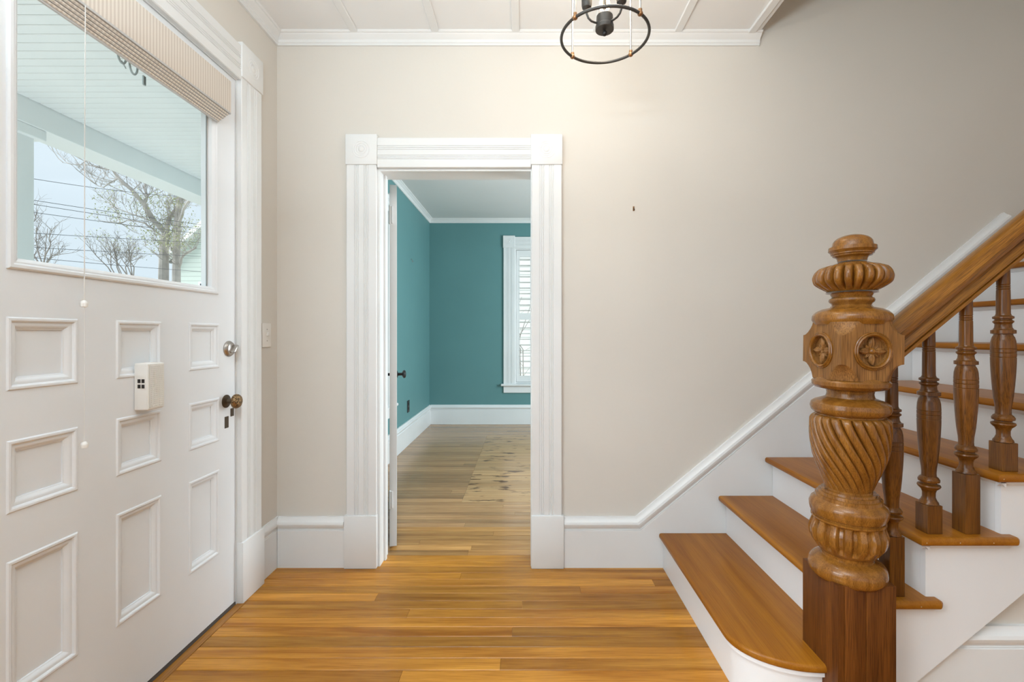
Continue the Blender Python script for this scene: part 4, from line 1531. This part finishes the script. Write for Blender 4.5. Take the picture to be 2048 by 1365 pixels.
def twigs(m_, pts, rg, n_, L, r_, lvl, tips):
    pts = [V(p_) for p_ in pts]
    for _ in range(n_):
        i_ = rg.randrange(len(pts) - 1)
        p_ = pts[i_].lerp(pts[i_ + 1], rg.random())
        d0 = (pts[i_ + 1] - pts[i_]).normalized()
        d = (d0 * 0.6 + V((rg.uniform(-1, 1), rg.uniform(-1, 1), rg.uniform(-0.25, 1.0)))).normalized()
        q_ = [p_]
        for s_ in range(3):
            d = (d + V((rg.uniform(-0.35, 0.35), rg.uniform(-0.35, 0.35), rg.uniform(-0.15, 0.4)))).normalized()
            q_.append(q_[-1] + d * L / 3 * rg.uniform(0.7, 1.2))
        m_.tube(q_, [r_, r_ * 0.75, r_ * 0.55, r_ * 0.3], 4)
        tips.append(q_[-1])
        if lvl > 0:
            twigs(m_, q_[1:], rg, 4, L * 0.55, r_ * 0.5, lvl - 1, tips)


rg = random.Random(11)
tree = empty('bare_tree', (-13.8, 17.5, -0.9))
tag(tree, 'large bare grey tree with two trunks beyond the porch', 'tree')
L1 = [(-14.0, 17.5, -0.9), (-13.98, 17.5, 2.17), (-13.95, 17.5, 3.69), (-13.93, 17.5, 4.7), (-13.85, 17.5, 5.06)]
L2 = [(-13.3, 17.3, -0.9), (-13.4, 17.4, 2.17), (-13.42, 17.45, 3.79), (-13.45, 17.5, 4.8), (-13.42, 17.5, 5.72), (-13.4, 17.6, 6.48), (-13.42, 17.7, 7.8)]
m = MB()
limb(m, L1, 0.20, 0.13, 9)
m.build('trunk', BARK, tree)
m = MB()
limb(m, L2, 0.17, 0.06, 9)
m.build('trunk', BARK, tree)
LIMBS = [([(-13.88, 17.5, 5.01), (-14.18, 17.3, 5.46), (-14.44, 17.2, 6.07), (-14.84, 17.1, 6.58), (-15.3, 17.0, 7.04), (-15.6, 17.0, 7.6)], 0.10, 0.04),
         ([(-13.85, 17.5, 5.06), (-13.78, 17.6, 5.72), (-13.57, 17.8, 6.28), (-13.32, 18, 6.94)], 0.09, 0.04),
         ([(-14.44, 17.2, 6.07), (-14.64, 17.5, 6.63), (-14.79, 17.7, 7.04), (-14.87, 17.8, 7.49)], 0.05, 0.02),
         ([(-13.42, 17.5, 4.91), (-13.12, 17.2, 5.41), (-12.81, 17.0, 5.82), (-12.41, 16.9, 6.23)], 0.06, 0.03),
         ([(-13.32, 17.45, 3.74), (-13.12, 17.3, 4.04), (-12.81, 17.2, 4.25), (-12.41, 17.1, 4.4)], 0.05, 0.03),
         ([(-13.45, 17.45, 3.74), (-13.62, 17.6, 4.15), (-13.78, 17.8, 4.4)], 0.05, 0.03),
         ([(-14.03, 17.5, 4.91), (-14.79, 17.6, 5.46), (-15.55, 17.7, 5.57), (-15.91, 17.7, 5.46)], 0.03, 0.012),
         ([(-15.3, 17.0, 6.94), (-15.81, 17, 6.63), (-16.31, 17, 6.89)], 0.025, 0.01),
         ([(-15.6, 17.0, 7.29), (-16.31, 16.9, 7.44), (-17.13, 16.8, 7.49)], 0.025, 0.008),
         ([(-14.18, 17.3, 5.41), (-14.99, 17.2, 5.72), (-15.65, 17.1, 5.92)], 0.025, 0.01)]
m = MB()
tips = []
for pts, r0, r1 in LIMBS:
    q = jitter(pts, rg, 0.05)
    limb(m, q, r0, r1, 7)
    twigs(m, q, rg, 10, 0.9, 0.016, 2, tips)
twigs(m, L2[2:], rg, 16, 1.1, 0.018, 2, tips)
twigs(m, L1[2:], rg, 10, 1.0, 0.018, 2, tips)
o = m.build('branches', BARK, tree, smooth=60)
o['kind'] = 'stuff'


def buds(tips_, name, parent, rg_, share, size, zmax=99):
    m_ = MB()
    for t_ in tips_:
        if rg_.random() > share or t_.z > zmax:
            continue
        for _ in range(3):
            c_ = t_ + V((rg_.uniform(-0.12, 0.12), rg_.uniform(-0.12, 0.12), rg_.uniform(-0.12, 0.12)))
            a_ = V((rg_.uniform(-1, 1), rg_.uniform(-1, 1), rg_.uniform(-1, 1))).normalized() * size
            b2 = a_.cross(V((rg_.uniform(-1, 1), rg_.uniform(-1, 1), 1))).normalized() * size * 0.6
            m_.add([c_ - a_, c_ + b2, c_ + a_, c_ - b2], [(0, 1, 2, 3)])
    o_ = m_.build(name, BUD, parent, smooth=None, recalc=False)
    o_['kind'] = 'stuff'
    return o_


buds(tips, 'young_leaves', tree, rg, 0.55, 0.035, 6.4)
shrub = empty('bare_shrub', (-14.5, 16.8, -0.9))
tag(shrub, 'tall bare shrub of thin stems left of the large tree', 'shrub')
m = MB()
tips2 = []
for k in range(9):
    bx0 = -14.5 + rg.uniform(-0.3, 0.3)
    ex = -14.3 - rg.uniform(0.0, 1.5)
    ez = rg.uniform(3.8, 4.9)
    q = jitter([(bx0, 16.8, -0.9), (bx0 - 0.05, 16.8, 2.4), (bx0 * 0.4 + ex * 0.6, 16.7, 3.6), (ex, 16.7 + rg.uniform(-0.4, 0.4), ez)], rg, 0.06)
    limb(m, q, 0.035, 0.008, 5)
    twigs(m, q[4:], rg, 9, 0.6, 0.009, 1, tips2)
m.build('stems', TWIG, shrub, smooth=60)
buds(tips2, 'young_leaves', shrub, rg, 0.12, 0.03)
st = empty('small_bare_tree', (-13.8, 13, -0.9))
tag(st, 'small bare tree with thin stems at the lower left of the door pane', 'tree')
m = MB()
tips3 = []
for pts in ([(-13.8, 13, -0.9), (-13.78, 13, 2.66), (-13.77, 13, 3.23), (-13.68, 13, 4.17)], [(-13.8, 13, 2.6), (-13.95, 13, 3.5), (-14.0, 13, 4.2)], [(-13.77, 13, 3.0), (-13.55, 13, 3.4), (-13.25, 13, 3.45)],
            [(-13.8, 13, 2.2), (-14.12, 13, 3.3), (-14.1, 13, 3.98)], [(-13.81, 13, 3.0), (-14.2, 13, 3.6), (-14.5, 13, 3.95)], [(-14.12, 13, 3.5), (-14.23, 13, 4.2), (-14.0, 13, 4.6)], [(-13.81, 13, 3.1), (-13.59, 13, 3.7), (-13.55, 13, 4.13)]):
    q = jitter(pts, rg, 0.04)
    limb(m, q, 0.022, 0.007, 5)
    twigs(m, q[1:], rg, 9, 0.5, 0.008, 1, tips3)
m.build('stems', TWIG, st, smooth=60)

WIRES = [((-11, 9.97, 4.59), (-11, 12.18, 5.00)), ((-11, 9.98, 4.12), (-11, 15.33, 4.84)), ((-11, 9.98, 4.03), (-11, 15.33, 4.69)), ((-11, 9.98, 3.85), (-11, 15.33, 4.53)),
         ((-11, 9.98, 3.38), (-11, 15.33, 4.24)), ((-11, 9.98, 3.07), (-11, 15.33, 3.77)), ((-11, 10.79, 2.90), (-11, 15.33, 3.26))]
WL_ = ['thin high cable crossing the sky, uppermost of the wires', 'upper wire of the close pair of cables crossing the sky', 'lower wire of the close pair of cables crossing the sky',
       'cable just below the close pair of wires', 'cable at mid height across the big tree', 'thin cable below the mid height one', 'lowest cable passing just above the pane moulding']
for (a, b_), lb in zip(WIRES, WL_):
    a, b_ = V(a), V(b_)
    d = b_ - a
    pts = []
    for i in range(13):
        t_ = -1.2 + 3.4 * i / 12
        p_ = a + d * t_
        pts.append(p_ + V((0, 0, 0.05 * ((t_ - 0.5) ** 2 - 0.25))))
    o = MB().tube(pts, 0.0065, 6).build('utility_cable', WIREM)
    tag(o, lb, 'cable', 'overhead cables beyond the porch')

nb = empty('neighbour_house', (-13, 26, -0.9))
tag(nb, 'pale green clapboard house with a white gable behind the big tree', 'house')
gx0, gx1 = -18.6, -11.0
gp = [(gx0, -0.9), (gx1, -0.9), (gx1, 5.3), ((gx0 + gx1) / 2, 5.3 + 0.87 * (gx1 - gx0) / 2), (gx0, 5.3)]
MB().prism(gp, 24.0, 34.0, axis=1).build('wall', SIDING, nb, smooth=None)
mid, top = (gx0 + gx1) / 2, 5.3 + 0.87 * (gx1 - gx0) / 2
for s, xe in ((-1, gx0), (1, gx1)):
    n_ = V((s * 0.656, 0, 0.755))
    a = V((mid, 23.6, top + 0.02))
    b_ = V((xe + s * 0.45, 23.6, 5.3 - 0.87 * 0.45 + 0.02))
    off = V((0, 0, 0.22))
    MB().add([a, b_, b_ + off, a + off, a + V((0, 10.6, 0)), b_ + V((0, 10.6, 0)), b_ + off + V((0, 10.6, 0)), a + off + V((0, 10.6, 0))],
             [(0, 1, 2, 3), (4, 7, 6, 5), (0, 4, 5, 1), (1, 5, 6, 2), (2, 6, 7, 3), (3, 7, 4, 0)]).build('roof', ROOFM, nb, smooth=None)
    MB().add([a - V((0, 0.02, 0.1)), b_ - V((0, 0.02, 0.1)), b_ + off - V((0, 0.02, 0)), a + off - V((0, 0.02, 0)), a + V((0, 0.4, -0.1)), b_ + V((0, 0.4, -0.1)), b_ + off + V((0, 0.03, 0)), a + off + V((0, 0.03, 0))],
             [(0, 1, 2, 3), (4, 7, 6, 5), (0, 4, 5, 1), (1, 5, 6, 2), (2, 6, 7, 3), (3, 7, 4, 0)]).build('rake_board', PORCHW, nb, smooth=None)
wn = MB().box(-17.25, -16.45, 23.92, 24.05, 2.6, 3.9).build('window', PORCHW, nb, smooth=None)
MB().box(-17.15, -16.55, 23.90, 23.93, 2.7, 3.8).build('pane', DKGLASS, wn, smooth=None)

nb2 = empty('cream_house', (0, 15, -0.9))
tag(nb2, 'cream clapboard house outside the far shuttered window', 'house')
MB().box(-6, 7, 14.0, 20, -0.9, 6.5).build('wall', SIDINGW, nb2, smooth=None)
for (x_, z_) in ((2.6, 3.2), (-2.6, 3.2), (-2.6, 0.6)):
    wn = MB().box(x_ - 0.5, x_ + 0.5, 13.93, 14.02, z_ - 0.75, z_ + 0.75).build('window', PORCHW, nb2, smooth=None)
    MB().box(x_ - 0.4, x_ + 0.4, 13.91, 13.94, z_ - 0.65, z_ + 0.65).build('pane', DKGLASS, wn, smooth=None)
sh = MB()
for k in range(14):
    x0_ = rg.uniform(-0.5, 1.4)
    q = jitter([(x0_, 10.5, -0.9), (x0_ + rg.uniform(-0.3, 0.3), 10.5, 0.8), (x0_ + rg.uniform(-0.7, 0.7), 10.4, rg.uniform(1.5, 3.2))], rg, 0.08)
    limb(sh, q, 0.016, 0.004, 5)
    twigs(sh, q, rg, 4, 0.5, 0.006, 0, tips3)
o = sh.build('garden_shrub', TWIG, smooth=60)
tag(o, 'bare garden shrub outside the far shuttered window', 'shrub')
